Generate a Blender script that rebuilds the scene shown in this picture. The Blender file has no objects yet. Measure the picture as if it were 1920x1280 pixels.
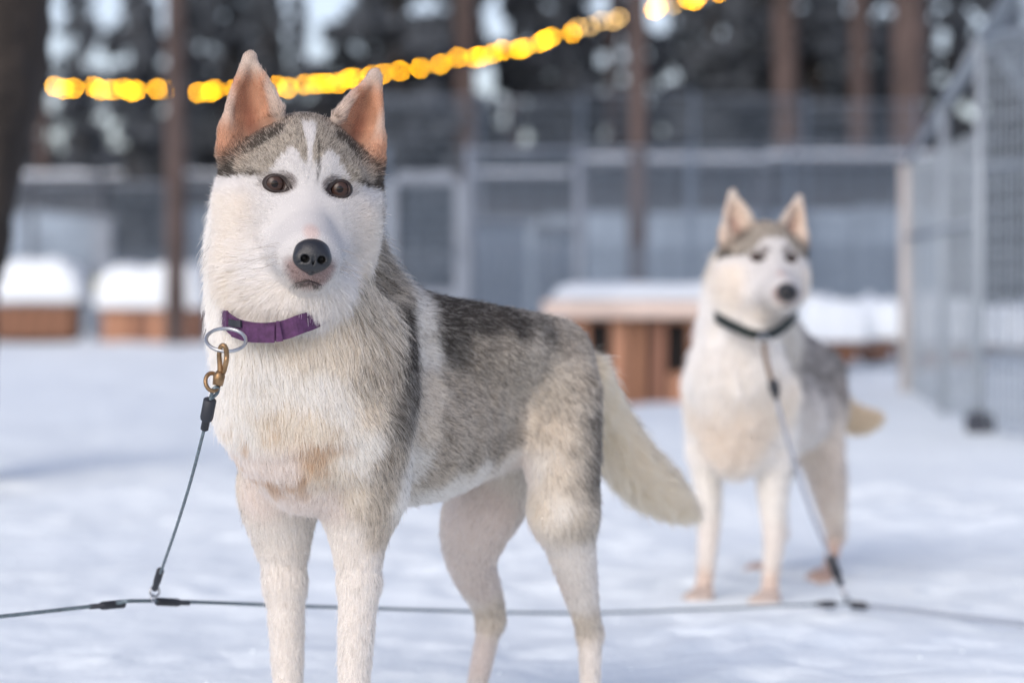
import bpy, math, random
import numpy as np
from mathutils import Vector
rng = np.random.default_rng(7); random.seed(7)
SC = bpy.context.scene; COL = SC.collection

# ------------------------------------------------------------------ camera, sky, sun, exposure
CAM_Z, HOR, FPX = 0.6, 560.0, 85.0 / 36.0 * 1920
cd = bpy.data.cameras.new('camera'); cam = bpy.data.objects.new('camera', cd); COL.objects.link(cam)
cam.location = (0, 0, CAM_Z); cam.rotation_euler = (math.radians(90), 0, 0)
cd.sensor_width = 36; cd.lens = 85; cd.shift_y = -(640 - HOR) / 1920
cd.clip_start = .05; cd.clip_end = 2000
cd.dof.use_dof = True; cd.dof.focus_distance = 2.92; cd.dof.aperture_fstop = 3.0
SC.camera = cam
SUN_EL, SUN_AZ = math.radians(33), math.radians(205)     # azimuth clockwise from +Y: behind the camera, a little left
w = bpy.data.worlds.new('World'); SC.world = w; w.use_nodes = True
nt = w.node_tree; bg = nt.nodes['Background']; sky = nt.nodes.new('ShaderNodeTexSky')
sky.sky_type = 'NISHITA'; sky.sun_disc = False; sky.sun_elevation = SUN_EL; sky.sun_rotation = SUN_AZ
sky.air_density = 1.0; sky.dust_density = 2.5; sky.ozone_density = 1.5
hs = nt.nodes.new('ShaderNodeHueSaturation'); hs.inputs['Hue'].default_value = .51; hs.inputs['Saturation'].default_value = .72
tm = nt.nodes.new('ShaderNodeMix'); tm.data_type = 'RGBA'; tm.blend_type = 'MULTIPLY'; tm.inputs[0].default_value = 1; tm.inputs[7].default_value = (1.0, .985, 1.045, 1)
nt.links.new(sky.outputs[0], hs.inputs['Color']); nt.links.new(hs.outputs[0], tm.inputs[6]); nt.links.new(tm.outputs[2], bg.inputs[0]); bg.inputs[1].default_value = .15
sl = bpy.data.lights.new('sun', 'SUN'); sun = bpy.data.objects.new('sun', sl); COL.objects.link(sun)
sl.energy = .55; sl.angle = math.radians(40); sl.color = (1, .93, .84)
sd = Vector((math.sin(SUN_AZ) * math.cos(SUN_EL), math.cos(SUN_AZ) * math.cos(SUN_EL), math.sin(SUN_EL)))
sun.rotation_euler = sd.to_track_quat('Z', 'Y').to_euler(); sun.location = (-3, -5, 8)
vs = SC.view_settings; vs.view_transform = 'Standard'; vs.look = 'None'; vs.gamma = 1; vs.exposure = 0.49; vs.use_curve_mapping = False
SC.render.engine = 'CYCLES'; SC.cycles.use_denoising = True; SC.cycles.max_bounces = 10; SC.cycles.diffuse_bounces = 8; SC.cycles.transmission_bounces = 8; SC.cycles.transparent_max_bounces = 8
SC.cycles.sample_clamp_indirect = 4; SC.cycles_curves.shape = 'RIBBONS'; SC.cycles_curves.subdivisions = 2

# ------------------------------------------------------------------ helpers
def U(px, py, Y):
    """measured photo position at a given distance -> metres"""
    return np.array([(px - 960) * Y / FPX, Y, CAM_Z - (py - HOR) * Y / FPX])

def smooth01(a, b, x):
    t = np.clip((x - a) / (b - a), 0, 1); return t * t * (3 - 2 * t)

def _hash(i, j, k, s):
    n = (i * 374761393 + j * 668265263 + k * 2147483647 + s * 1274126177).astype(np.int64) & 0xffffffff
    n = ((n ^ (n >> 13)) * 1274126177) & 0xffffffff
    return ((n ^ (n >> 16)) & 0xffff) / 65535.0

def vnoise(p, f, s=0):
    q = np.asarray(p, float) * f; i0 = np.floor(q).astype(np.int64); t = q - i0; t = t * t * (3 - 2 * t); r = 0
    for a in (0, 1):
        for b in (0, 1):
            for c in (0, 1):
                wgt = (t[:, 0] if a else 1 - t[:, 0]) * (t[:, 1] if b else 1 - t[:, 1]) * (t[:, 2] if c else 1 - t[:, 2])
                r = r + wgt * _hash(i0[:, 0] + a, i0[:, 1] + b, i0[:, 2] + c, s)
    return r

def tag(o, label=None, cat=None, group=None, kind=None):
    if label: o['label'] = label
    if cat: o['category'] = cat
    if group: o['group'] = group
    if kind: o['kind'] = kind
    return o

def empty(name, loc=(0, 0, 0), rz=0):
    o = bpy.data.objects.new(name, None); COL.objects.link(o); o.location = loc; o.rotation_euler = (0, 0, rz); o.empty_display_size = .1
    return o

def link(name, me, mat=None, parent=None, smooth=False):
    o = bpy.data.objects.new(name, me); COL.objects.link(o)
    if mat is not None and not me.materials: me.materials.append(mat)
    if parent is not None: o.parent = parent
    if smooth: me.polygons.foreach_set('use_smooth', np.ones(len(me.polygons), bool))
    return o

def np_mesh(name, verts, quads):
    verts = np.asarray(verts, np.float32); quads = np.asarray(quads, np.int32); n = quads.shape[1]
    me = bpy.data.meshes.new(name)
    me.vertices.add(len(verts)); me.vertices.foreach_set('co', verts.ravel())
    me.loops.add(quads.size); me.loops.foreach_set('vertex_index', quads.ravel())
    me.polygons.add(len(quads)); me.polygons.foreach_set('loop_start', np.arange(0, quads.size, n, dtype=np.int32))
    me.update(calc_edges=True); return me

class MB:
    """collects shapes into one mesh"""
    def __init__(s): s.v = []; s.f = []
    def add(s, v, f):
        o = len(s.v); s.v += [tuple(map(float, x)) for x in v]; s.f += [tuple(i + o for i in q) for q in f]
    def box(s, c, d, rz=0, bev=0):
        x, y, z = (k / 2 for k in d); cr, sr = math.cos(rz), math.sin(rz)
        if bev:
            b = min(bev, x * .9, y * .9, z * .9)
            rings = [(x - b, y - b, -z), (x, y, -z + b), (x, y, z - b), (x - b, y - b, z)]
        else: rings = [(x, y, -z), (x, y, z)]
        v = []
        for rx, ry, rz_ in rings:
            for sx, sy in ((-1, -1), (1, -1), (1, 1), (-1, 1)):
                X, Y = sx * rx, sy * ry; v.append((c[0] + X * cr - Y * sr, c[1] + X * sr + Y * cr, c[2] + rz_))
        f = [(3, 2, 1, 0)]
        for k in range(len(rings) - 1):
            for j in range(4): a = k * 4; f.append((a + j, a + (j + 1) % 4, a + 4 + (j + 1) % 4, a + 4 + j))
        a = (len(rings) - 1) * 4; f.append((a, a + 1, a + 2, a + 3)); s.add(v, f); return s
    def tube(s, pts, rad, n=8, cap=True, closed=False):
        P = [np.array(p, float) for p in pts]; m = len(P)
        R = rad if hasattr(rad, '__len__') else [rad] * m
        v = []; prev = None
        for i in range(m):
            if closed: t = P[(i + 1) % m] - P[i - 1]
            else: t = P[min(i + 1, m - 1)] - P[max(i - 1, 0)]
            t = t / (np.linalg.norm(t) + 1e-12)
            if prev is None:
                a = np.array([0, 0, 1.]) if abs(t[2]) < .9 else np.array([1., 0, 0]); a = np.cross(t, a)
            else: a = prev - t * prev.dot(t)
            a = a / np.linalg.norm(a); prev = a; b = np.cross(t, a)
            for k in range(n):
                q = 2 * math.pi * k / n; v.append(P[i] + R[i] * (math.cos(q) * a + math.sin(q) * b))
        f = []
        for i in range(m if closed else m - 1):
            for k in range(n):
                A, B = i * n, ((i + 1) % m) * n; f.append((A + k, A + (k + 1) % n, B + (k + 1) % n, B + k))
        if cap and not closed: f.append(tuple(range(n - 1, -1, -1))); f.append(tuple(range((m - 1) * n, m * n)))
        s.add(v, f); return s
    def build(s, name, mat=None, parent=None, smooth=False):
        me = bpy.data.meshes.new(name); me.from_pydata(s.v, [], s.f); me.update()
        return link(name, me, mat, parent, smooth)

# ------------------------------------------------------------------ materials
def mat(name, col, rough=.7, metal=0, noise=None, bump=None, spec=.5, attr=None, coat=0):
    """noise=(scale, amount, detail, stretch) varies the base colour; bump=(scale, strength, distance)"""
    m = bpy.data.materials.new(name); m.use_nodes = True; t = m.node_tree; b = t.nodes['Principled BSDF']
    b.inputs['Base Color'].default_value = (*col, 1); b.inputs['Roughness'].default_value = rough
    b.inputs['Metallic'].default_value = metal; b.inputs['Specular IOR Level'].default_value = spec
    if coat: b.inputs['Coat Weight'].default_value = coat; b.inputs['Coat Roughness'].default_value = .05
    co = t.nodes.new('ShaderNodeTexCoord'); src = None
    if noise:
        sc, am, de, st = noise; mp = t.nodes.new('ShaderNodeMapping'); mp.inputs['Scale'].default_value = st
        t.links.new(co.outputs['Object'], mp.inputs[0])
        n = t.nodes.new('ShaderNodeTexNoise'); n.inputs['Scale'].default_value = sc; n.inputs['Detail'].default_value = de
        t.links.new(mp.outputs[0], n.inputs['Vector'])
        r = t.nodes.new('ShaderNodeMapRange'); r.inputs[1].default_value = .3; r.inputs[2].default_value = .7
        r.inputs[3].default_value = 1 - am; r.inputs[4].default_value = 1 + am; t.links.new(n.outputs[0], r.inputs[0])
        mx = t.nodes.new('ShaderNodeMix'); mx.data_type = 'RGBA'; mx.blend_type = 'MULTIPLY'; mx.inputs[0].default_value = 1
        mx.inputs[6].default_value = (*col, 1); t.links.new(r.outputs[0], mx.inputs[7]); t.links.new(mx.outputs[2], b.inputs['Base Color'])
    if attr:
        a = t.nodes.new('ShaderNodeAttribute'); a.attribute_name = attr; t.links.new(a.outputs['Color'], b.inputs['Base Color'])
    if bump:
        n2 = t.nodes.new('ShaderNodeTexNoise'); n2.inputs['Scale'].default_value = bump[0]; n2.inputs['Detail'].default_value = 5
        t.links.new(co.outputs['Object'], n2.inputs['Vector'])
        bp = t.nodes.new('ShaderNodeBump'); bp.inputs['Strength'].default_value = bump[1]; bp.inputs['Distance'].default_value = bump[2]
        t.links.new(n2.outputs[0], bp.inputs['Height']); t.links.new(bp.outputs[0], b.inputs['Normal'])
    return m
ONE = (1, 1, 1)
M = dict(
    snow=mat('snow', (.815, .875, .885), .65, noise=(1.3, .04, 6, ONE), bump=(9, .5, .04), spec=.3),
    cap=mat('roof_snow', (.74, .79, .82), .7, bump=(6, .5, .05), spec=.3),
    bark=mat('old_bark', (.034, .026, .021), .95, noise=(9, .6, 8, (1, 1, .25)), bump=(14, 1, .05)),
    pine=mat('pine_bark', (.082, .058, .052), .9, noise=(7, .5, 8, (1, 1, .3)), bump=(12, 1, .03)),
    needle=mat('needles', (.078, .088, .102), .8, noise=(.6, .5, 3, ONE), spec=.2),
    plank=mat('stained_plank', (.31, .15, .085), .7, noise=(5, .35, 8, (6, 6, .6)), bump=(30, .3, .004)),
    board=mat('weathered_board', (.62, .5, .43), .75, noise=(5, .25, 8, (1, 6, 6))),
    plankdark=mat('brown_plank', (.2, .095, .055), .8, noise=(5, .4, 8, (6, 6, .6))),
    plankb=mat('stained_plank_dark', (.2, .095, .06), .75, noise=(5, .35, 8, (6, 6, .6)), bump=(30, .3, .004)), plankc=mat('stained_plank_pale', (.37, .185, .11), .7, noise=(5, .35, 8, (6, 6, .6)), bump=(30, .3, .004)),
    shedlow=mat('shed_panel', (.27, .33, .40), .7, noise=(1.5, .25, 5, (1, 1, 3))), shed=mat('shed_board', (.095, .10, .115), .85, noise=(3, .3, 5, (6, 6, .5))),
    dark=mat('kennel_inner_shade', (.012, .01, .01), .9),
    galv=mat('galvanised', (.2, .23, .275), .5, metal=.2, noise=(3, .15, 4, ONE)),
    wire=mat('galvanised_wire', (.13, .17, .225), .5, metal=.15),
    cage=mat('cage_wire', (.30, .345, .39), .5, metal=.15), cagepost=mat('cage_tube', (.33, .37, .41), .5, metal=.2),
    pale=mat('pale_post', (.5, .46, .43), .7, noise=(4, .2, 5, (4, 4, .5))),
    darkpost=mat('dark_post', (.05, .055, .07), .7),
    sheet=mat('grey_sheet', (.32, .38, .46), .6, noise=(2, .2, 4, ONE)),
    steel=mat('steel', (.45, .46, .48), .33, metal=.9, noise=(60, .2, 4, ONE)),
    brass=mat('old_brass', (.3, .19, .1), .4, metal=.85, noise=(90, .45, 5, ONE), bump=(300, .3, .001)),
    rubber=mat('black_sleeve', (.018, .02, .026), .55, noise=(80, .3, 4, ONE), bump=(260, .3, .001)),
    cable=mat('wire_rope', (.13, .17, .19), .5, metal=.3, noise=(220, .35, 3, ONE), bump=(500, .5, .001)),
    greycable=mat('grey_rope', (.27, .29, .33), .6), greyblue=mat('grey_blue_rope', (.26, .29, .34), .6),
    purple=mat('purple_webbing', (.075, .024, .08), .8, noise=(160, .3, 5, ONE), bump=(900, .5, .001)),
    green=mat('dark_green_webbing', (.008, .015, .013), .8, bump=(700, .4, .001)),
    strap=mat('brown_strap', (.16, .11, .075), .8),
)

# ------------------------------------------------------------------ ground
def ground_z(x, y):
    x = np.asarray(x, float); y = np.asarray(y, float)
    P = np.stack([x.ravel(), y.ravel(), np.zeros(x.size)], 1)
    z = -.042 * smooth01(3.7, 4.9, y) * (1 - smooth01(6.5, 9, y))
    far = smooth01(1.5, 3, np.abs(y - 4.3) + .0 * x)
    n = (vnoise(P, .9, 1) - .5) * .05 + (vnoise(P, 3.1, 2) - .5) * .034
    n = n.reshape(x.shape); fine = ((vnoise(P, 9, 3) - .5) * .018 + (vnoise(P, 23, 4) - .5) * .005).reshape(x.shape)
    z = z + n * (.25 + .75 * far) + fine
    z = z + .22 * np.exp(-((x - 3.3) / 1.3) ** 2 - ((y - 14.5) / 3) ** 2) + .0
    z = z + smooth01(34, 60, y) * .6
    return z
ys = np.concatenate([np.linspace(-6, 2, 40), np.linspace(2.05, 8, 190), np.geomspace(8.05, 400, 170)])
uu = np.linspace(-1, 1, 420); uu = np.sign(uu) * np.abs(uu) ** 1.6
XX = uu[None, :] * (6 + np.maximum(ys, 0) * .9)[:, None]; YY = np.repeat(ys[:, None], len(uu), 1)
ZZ = ground_z(XX, YY); nr, nc = XX.shape
# trampled snow: paw prints pressed in along wandering tracks
prng = random.Random(3); prints = []
for k in range(26):
    x, y, a = prng.uniform(-3, 3.5), prng.uniform(2.6, 9), prng.uniform(0, 6.28)
    for s_ in range(prng.randint(8, 22)):
        a += prng.uniform(-.35, .35); x += math.cos(a) * .17; y += math.sin(a) * .17; sd_ = .06 * (1 if s_ % 2 else -1)
        prints.append((x - math.sin(a) * sd_, y + math.cos(a) * sd_, prng.uniform(.035, .06), prng.uniform(.007, .018)))
for (x, y, r_, dp) in prints:
    i0, i1 = np.searchsorted(ys, (y - .25, y + .25))
    if i1 <= i0: continue
    d2 = (XX[i0:i1] - x) ** 2 + (YY[i0:i1] - y) ** 2; ZZ[i0:i1] += dp * (-np.exp(-d2 / r_ ** 2) + .45 * np.exp(-(np.sqrt(d2) - 1.7 * r_) ** 2 / (r_ * .55) ** 2))
idx = np.arange(nr * nc).reshape(nr, nc)
q = np.stack([idx[:-1, :-1], idx[:-1, 1:], idx[1:, 1:], idx[1:, :-1]], -1).reshape(-1, 4)
g = link('snow_ground', np_mesh('snow_ground', np.stack([XX, YY, ZZ], -1).reshape(-1, 3), q), M['snow'], smooth=True)
tag(g, kind='structure')
GZ = lambda x, y: float(ground_z(np.array([x]), np.array([y]))[0])

cv = []; cf = []
for k in range(420):
    y = 2.4 + 9 * prng.random() ** 1.4; x = prng.uniform(-.55, .6) * y; r_ = prng.uniform(.002, .006); z = GZ(x, y) + r_ * .3; b_ = len(cv)
    for d_ in ((1, 0, 0), (-1, 0, 0), (0, 1, 0), (0, -1, 0), (0, 0, .8), (0, 0, -.8)): j_ = prng.uniform(.7, 1.2); cv.append((x + d_[0] * r_ * j_, y + d_[1] * r_ * j_, z + d_[2] * r_ * j_))
    for t_ in ((0, 2, 4), (2, 1, 4), (1, 3, 4), (3, 0, 4), (2, 0, 5), (1, 2, 5), (3, 1, 5), (0, 3, 5)): cf.append(tuple(b_ + i for i in t_))
mb_ = MB(); mb_.add(cv, cf); tag(mb_.build('snow_crumbs', M['snow'], None, True), kind='stuff')
# ------------------------------------------------------------------ trees
def leaf_cloud(name, centres, sizes, n, leaf, parent, droop=.5):
    """many needle-spray faces spread through a crown's volume"""
    c = np.repeat(np.array(centres), n, 0); s = np.repeat(np.array(sizes), n, 0); N = len(c)
    d = rng.normal(size=(N, 3)); d /= np.linalg.norm(d, axis=1)[:, None]; r = rng.random(N) ** .45
    p = c + d * r[:, None] * s
    a = rng.normal(size=(N, 3)); a[:, 2] -= droop; a /= np.linalg.norm(a, axis=1)[:, None]
    b = np.cross(a, rng.normal(size=(N, 3))); b /= np.linalg.norm(b, axis=1)[:, None]
    L = leaf * rng.uniform(.6, 1.5, N)[:, None]; W = L * .28
    V = np.stack([p - a * L * .5, p + b * W, p + a * L * .6, p - b * W], 1).reshape(-1, 3)
    return link(name, np_mesh(name, V, np.arange(4 * N).reshape(-1, 4)), M['needle'], parent)

def trunk(pts, radii, m, parent, n=16, rough=.06):
    v = []; f = []; P = np.array(pts, float); K = 40
    t = np.linspace(0, len(P) - 1, K)
    C = np.stack([np.interp(t, range(len(P)), P[:, k]) for k in range(3)], 1); R = np.interp(t, range(len(P)), radii)
    for i in range(K):
        for k in range(n):
            th = 2 * math.pi * k / n; d = np.array([math.cos(th), math.sin(th), 0])
            v.append(C[i] + d * R[i] * (1 + rough * (rng.random() - .5) * 2 + rough * math.sin(3 * th + i * .3)))
    for i in range(K - 1):
        for k in range(n): f.append((i * n + k, i * n + (k + 1) % n, (i + 1) * n + (k + 1) % n, (i + 1) * n + k))
    b = MB(); b.add(v, f); b.f.append(tuple(range((K - 1) * n, K * n)))
    return b.build('trunk', m, parent, True)

def pine(px, Y, wpx, label, lean=0, height=15, m='pine', limbs=5):
    x = (px - 960) * Y / FPX; r = wpx * Y / FPX / 2; z = GZ(x, Y) - .1
    t = empty('pine_tree', (x, Y, z)); tag(t, label, 'tree', 'pine trees behind the dog yard')
    trunk([(0, 0, 0), (lean * .5, 0, height * .5), (lean, 0, height)], [r * 1.1, r * .9, r * .45], M[m], t)
    cs = []; ss = []
    for k in range(limbs):
        hz = height * (.55 + .45 * k / limbs); a = rng.uniform(0, 6.28); L = rng.uniform(1.0, 2.0)
        e = (math.cos(a) * L + lean * hz / height, math.sin(a) * L, hz + .5)
        MB().tube([(lean * hz / height, 0, hz), e], [r * .28, r * .1], 6).build('limb', M[m], t)
        cs.append(e); ss.append((1.0, 1.0, .55))
    cs.append((lean, 0, height + .3)); ss.append((1.5, 1.5, 1.0))
    leaf_cloud('crown', cs, ss, 500, .3, t)
    return t

def spruce(px, Y, wpx, ztop, label, zlow=.3, dens=1.0, name='spruce_tree', grp='dark spruces behind the dog yard'):
    x = (px - 960) * Y / FPX; R = wpx * Y / FPX / 2; z = GZ(x, Y) - .1
    t = empty(name, (x, Y, z)); tag(t, label, 'tree', grp)
    trunk([(0, 0, 0), (0, 0, ztop * .97)], [R * .11 + .06, .03], M['bark'], t, 9)
    cs = []; ss = []
    nl = int(ztop / .55)
    for k in range(nl):
        hz = zlow + (ztop - zlow) * k / nl; rr = R * (1.05 - .92 * hz / ztop)
        nb = max(3, int(7 * rr / R))
        for j in range(nb):
            a = rng.uniform(0, 6.28); q = rr * rng.uniform(.35, .8)
            cs.append((math.cos(a) * q, math.sin(a) * q, hz + rng.uniform(-.2, .2) - q * .15)); ss.append((rr * .45 + .1, rr * .45 + .1, .28))
    leaf_cloud('crown', cs, ss, max(8, int(70 * dens)), .30, t, .9)
    return t

# the leaning dark trunk close on the left
Y = 8.0
t = empty('pine_tree', tuple(U(-60, 560, Y) * np.array([1, 1, 0]))); tag(t, 'thick dark leaning trunk cut off by the left border, in front of the snowy kennel', 'tree')
b0 = t.location
pr = [(-135, 900), (-102, 560), (-72, 480), (-50, 330), (-20, 170), (-5, 0), (25, -300), (60, -900), (130, -2800)]
rp = [105, 88, 84, 94, 104, 95, 85, 70, 45]
trunk([U(a, b, Y) - np.array(b0) for a, b in pr], [r * Y / FPX for r in rp], M['bark'], t, 20, .07)
leaf_cloud('crown', [U(130, -2900, Y) - np.array(b0) + rng.normal(size=3) * .8 for _ in range(6)], [(.9, .9, .6)] * 6, 300, .25, t)

pine(329, 31, 36, 'thin reddish pine trunk standing in front of the snow capped kennel', height=14)
pine(1700, 36, 62, 'thick reddish pine trunk rising above the pale fence post', lean=.1)
pine(1196, 22.5, 32, 'straight pale pink pine trunk between the two dogs, right behind the fence', height=13)
pine(1480, 44, 46, 'broad brown pine trunk directly above the far dog', lean=-.2)
pine(1608, 42, 36, 'brown pine trunk just left of the thickest reddish pine', lean=.1)
pine(872, 44, 40, 'reddish brown pine trunk above the middle of the near dog back', height=16)
pine(1150, 52, 24, 'slim pine trunk just left of the pale pink pine trunk')
pine(80, 46, 22, 'slim pine trunk beside the dark leaning trunk')
pine(960, 58, 30, 'slim brown pine trunk between the reddish brown trunk and the slim pair', lean=.2)
pine(1380, 56, 30, 'narrow pine trunk behind the end of the light string')
SP = [  # px, Y, width px, height, zlow, density
 (255, 44, 150, 9.5, .2, 1.0), (430, 50, 260, 9.0, .2, .8), (500, 46, 130, 8.6, .2, 1.0), (745, 44, 280, 11, .2, 1.2), (690, 50, 240, 12, .2, 1.0),
 (870, 47, 240, 12, .2, 1.2), (1010, 48, 230, 12, .2, 1.1), (1090, 60, 200, 13, .2, .9), (1340, 46, 190, 12, .2, 1.15), (1420, 50, 250, 13, .2, 1.1),
 (1530, 46, 240, 12, .2, 1.1), (1620, 52, 230, 13, .2, 1.0), (1720, 60, 170, 9, .2, .8), (1860, 44, 260, 6.5, .1, .8), (150, 60, 220, 6, .1, .8),
 (40, 52, 240, 8, .1, .8), (340, 56, 150, 8.5, .2, .7), (600, 62, 220, 6.5, .2, .8), (1230, 62, 220, 7.0, .2, .7), (1280, 56, 110, 11, .3, .5), (1790, 52, 130, 10, .3, .5), (1900, 62, 170, 11, .3, .7), (1180, 66, 120, 12, .3, .5), (385, 62, 130, 11, .3, .6), (560, 70, 110, 9, .3, .4), (150, 70, 170, 11, .3, .3), (1460, 64, 150, 13, .3, .8)]
SPL = ['dark spruce between the leaning trunk and the thin reddish pine', 'ragged spruce behind the left ear of the near dog', 'dense spruce just left of the pale gap beside the dog ear',
 'big dark spruce behind the right ear of the near dog', 'tall spruce right of the pale sky gap', 'dark spruce behind the reddish brown pine trunk', 'broad dark spruce left of the slim pine pair',
 'far tall spruce behind the slim pine pair', 'dark spruce right of the bright sky spots', 'tall spruce above the far dog ears', 'dense spruce behind the broad brown pine trunk',
 'tall dark spruce behind the thickest reddish pine', 'far thin spruce right of the thickest reddish pine', 'low spreading spruce above the roofed cage', 'low spruce under the pale sky patch at upper left',
 'dark spruce behind the leaning trunk', 'thin far spruce right of the thin reddish pine', 'low far spruce under the pale gap between the ears', 'low far spruce behind the pale pink pine trunk', 'thin spruce among the bright sky spots', 'thin spruce above the pale corner post of the cage', 'far slender spruce over the right border of the cage', 'far slender spruce right behind the pale pink pine trunk', 'far slender spruce just right of the thin reddish pine', 'sparse slender spruce standing in the pale gap beside the dog ear', 'sparse far spruce in the pale gap right of the dark leaning trunk', 'far spruce between the narrow pine trunk and the broad brown one']
for (a, b, c, d, e, f), lb in zip(SP, SPL): spruce(a, b, c, d, lb, e, f)
# the wood beyond, read as one mass
cs = []; ss = []
for k in range(430):
    x = rng.uniform(-150, 150); h = rng.uniform(3.0, 6.5)
    for j in range(6): cs.append((x + rng.normal() * .5, 95 + rng.uniform(-12, 12), h * (j + .5) / 6)); ss.append((1.9 * (1.1 - j / 7), 1.2, .9))
fw = leaf_cloud('far_wood', cs, ss, 38, .9, None, .7); tag(fw, kind='stuff')

# ------------------------------------------------------------------ fences and cages
def snow_cap(w_, d_, h_, parent, z, seed=0, over=.06):
    """rounded pillow of snow"""
    n = 26; v = []; f = []
    a = np.linspace(-1, 1, n)
    for top in (1, 0):
        for i in range(n):
            for j in range(n):
                x, y = a[i], a[j]; k = (1 - abs(x) ** 7) * (1 - abs(y) ** 7); k = max(k, 0) ** .4
                nz = .1 * math.sin(3 * x + seed) * math.cos(2.3 * y + seed * 1.7) + .05 * math.sin(9 * x + seed * 3)
                sx = (w_ / 2 + over) * x * (1 if top else .93); sy = (d_ / 2 + over) * y * (1 if top else .93)
                v.append((sx, sy, z + (h_ * (k * (.92 + nz)) if top else -.02 * (1 if k > 0 else 0))))
    N = n * n
    for i in range(n - 1):
        for j in range(n - 1):
            A_ = i * n + j; f.append((A_, A_ + n, A_ + n + 1, A_ + 1)); f.append((N + A_, N + A_ + 1, N + A_ + n + 1, N + A_ + n))
    rim = [i * n for i in range(n)] + [(n - 1) * n + j for j in range(1, n)] + [i * n + n - 1 for i in range(n - 2, -1, -1)] + [j for j in range(n - 2, 0, -1)]
    for k in range(len(rim)): p_, q_ = rim[k], rim[(k + 1) % len(rim)]; f.append((p_, q_, N + q_, N + p_))
    b = MB(); b.add(v, f); return b.build('snow_cap', M['cap'], parent, True)

def mesh_wires(p0, p1, h, z0=.03, dx=.03, dz=.06, r=.003, skip=0):
    """welded wire panel from p0 to p1"""
    p0 = np.array(p0, float); p1 = np.array(p1, float); L = np.linalg.norm(p1 - p0); e = (p1 - p0) / L; b = MB(); rz = math.atan2(e[1], e[0])
    for k in range(int(L / dx)):
        c = p0 + e * (k + .5) * dx; b.box((c[0], c[1], z0 + h / 2), (2 * r, 2 * r, h), rz)
    nrm = np.array([-e[1], e[0]])
    for k in range(int(h / dz)):
        c = (p0 + p1) / 2 + nrm * r * 2; b.box((c[0], c[1], z0 + (k + .5) * dz), (L, 2 * r, 2 * r), rz)
    return b
def fence_panel(pa, pb, h, label, group, posts=(0, 1), dx=.03, dz=.06, r=.003, pr_=.035, rails=(1,), pm='galv', name='wire_fence_panel', dense=None):
    pa = np.array(pa, float); pb = np.array(pb, float); zg = min(GZ(*pa), GZ(*pb)); t = empty(name, (pa[0], pa[1], zg)); tag(t, label, 'fence', group)
    d = pb - pa; o = np.zeros(2)
    w_ = mesh_wires(o, d, h, .03, dx, dz, r).build('wire_mesh', M['wire'], t); w_['kind'] = 'stuff'
    if dense:
        w2 = mesh_wires(o + .012, d + .012, dense, .03, dx * .62, dz * .5, r * 1.15).build('wire_mesh', M['wire'], t); w2['kind'] = 'stuff'
    pm = 'wire' if pr_ < .02 else pm
    for k in posts:
        c = d * k; MB().tube([(c[0], c[1], -.2), (c[0], c[1], h + .06)], pr_, 10).build('post', M[pm], t, True)
    for k in rails:
        MB().tube([(0, 0, h * k + .02), (d[0], d[1], h * k + .02)], pr_ * .6, 8).build('rail', M['galv'], t, True)
    return t
def X(px, Y): return (px - 960) * Y / FPX
G1 = 'mesh panels of the yard fence'
YF = 18.0; HF = 1.68
xs = [600, 724, 880, 1086, 1290, 1480, 1700]
nm = ['hidden mostly by the near dog head', None, 'between the gate and the plain post', 'between the plain post and the far dog', 'behind the ears of the far dog', 'between the far dog and the pale corner post']
for i in range(6):
    if i == 1: continue
    fence_panel((X(xs[i], YF), YF), (X(xs[i + 1], YF), YF), HF, 'grey wire mesh fence panel ' + nm[i], G1, posts=(1,) if i != 2 else (0, 1), dense=.95, r=.003, dx=.034, dz=.068, pr_=.032 if i in (2,) else .013, rails=(1,))
# long kennel blocks behind the fences: solid panels below, open dark fronts above, snow along the roof
def shed(x0, x1, Y, ytop, ymid, snow_px, label, rz=0.0):
    zt = CAM_Z - (ytop - HOR) * Y / FPX; zm = CAM_Z - (ymid - HOR) * Y / FPX; sn = snow_px * Y / FPX; t = empty('kennel_shed', (X((x0 + x1) / 2, Y), Y, 0), rz); tag(t, label, 'shed', 'long sheds behind the fences')
    W_ = X(x1, Y) - X(x0, Y); MB().box((0, .9, zt / 2), (W_, 1.2, zt - .1)).build('back_wall', M['shed'], t)
    n = max(3, int(W_ / .42)); pw = W_ / n
    for k in range(n): MB().box((-W_ / 2 + pw * (k + .5), -.02 + rng.uniform(-.006, .006), zm / 2), (pw - .015, .03, zm * rng.uniform(.93, 1.02)), 0, .003).build('panel', M['shedlow'], t)
    for k in range(0, n + 1, 3): MB().box((-W_ / 2 + pw * k, .05, zt / 2), (.08, .08, zt), 0, .004).build('post', M['shed'], t)
    MB().box((0, .55, zt + .02), (W_ + .3, 2.0, .06), 0, .005).build('roof', M['shed'], t)
    c_ = snow_cap(W_ + .25, 1.95, sn, t, zt + .05, x0, .0); c_.location = (0, .55, 0)
# gate
gt = empty('wire_gate', (X(724, YF), YF, 0)); tag(gt, 'grey framed wire gate right beside the near dog head', 'gate')
gw = X(872, YF) - X(724, YF)
for x in (0.03, gw - .03): MB().box((x, -.02, .75), (.1, .05, 1.46), 0, .008).build('gate_stile', M['galv'], gt)
for z in (.1, .62, 1.5): MB().box((gw / 2, -.02, z), (gw - .16, .05, .1), 0, .008).build('gate_rail', M['galv'], gt)
o = mesh_wires((0, .02), (gw, .02), 1.45, .06, .03, .06, .0035).build('wire_mesh', M['wire'], gt); o['kind'] = 'stuff'
MB().tube([(gw - .06, -.07, .85), (gw - .06, -.07, 1.0)], .012, 6).build('latch', M['galv'], gt)
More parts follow.
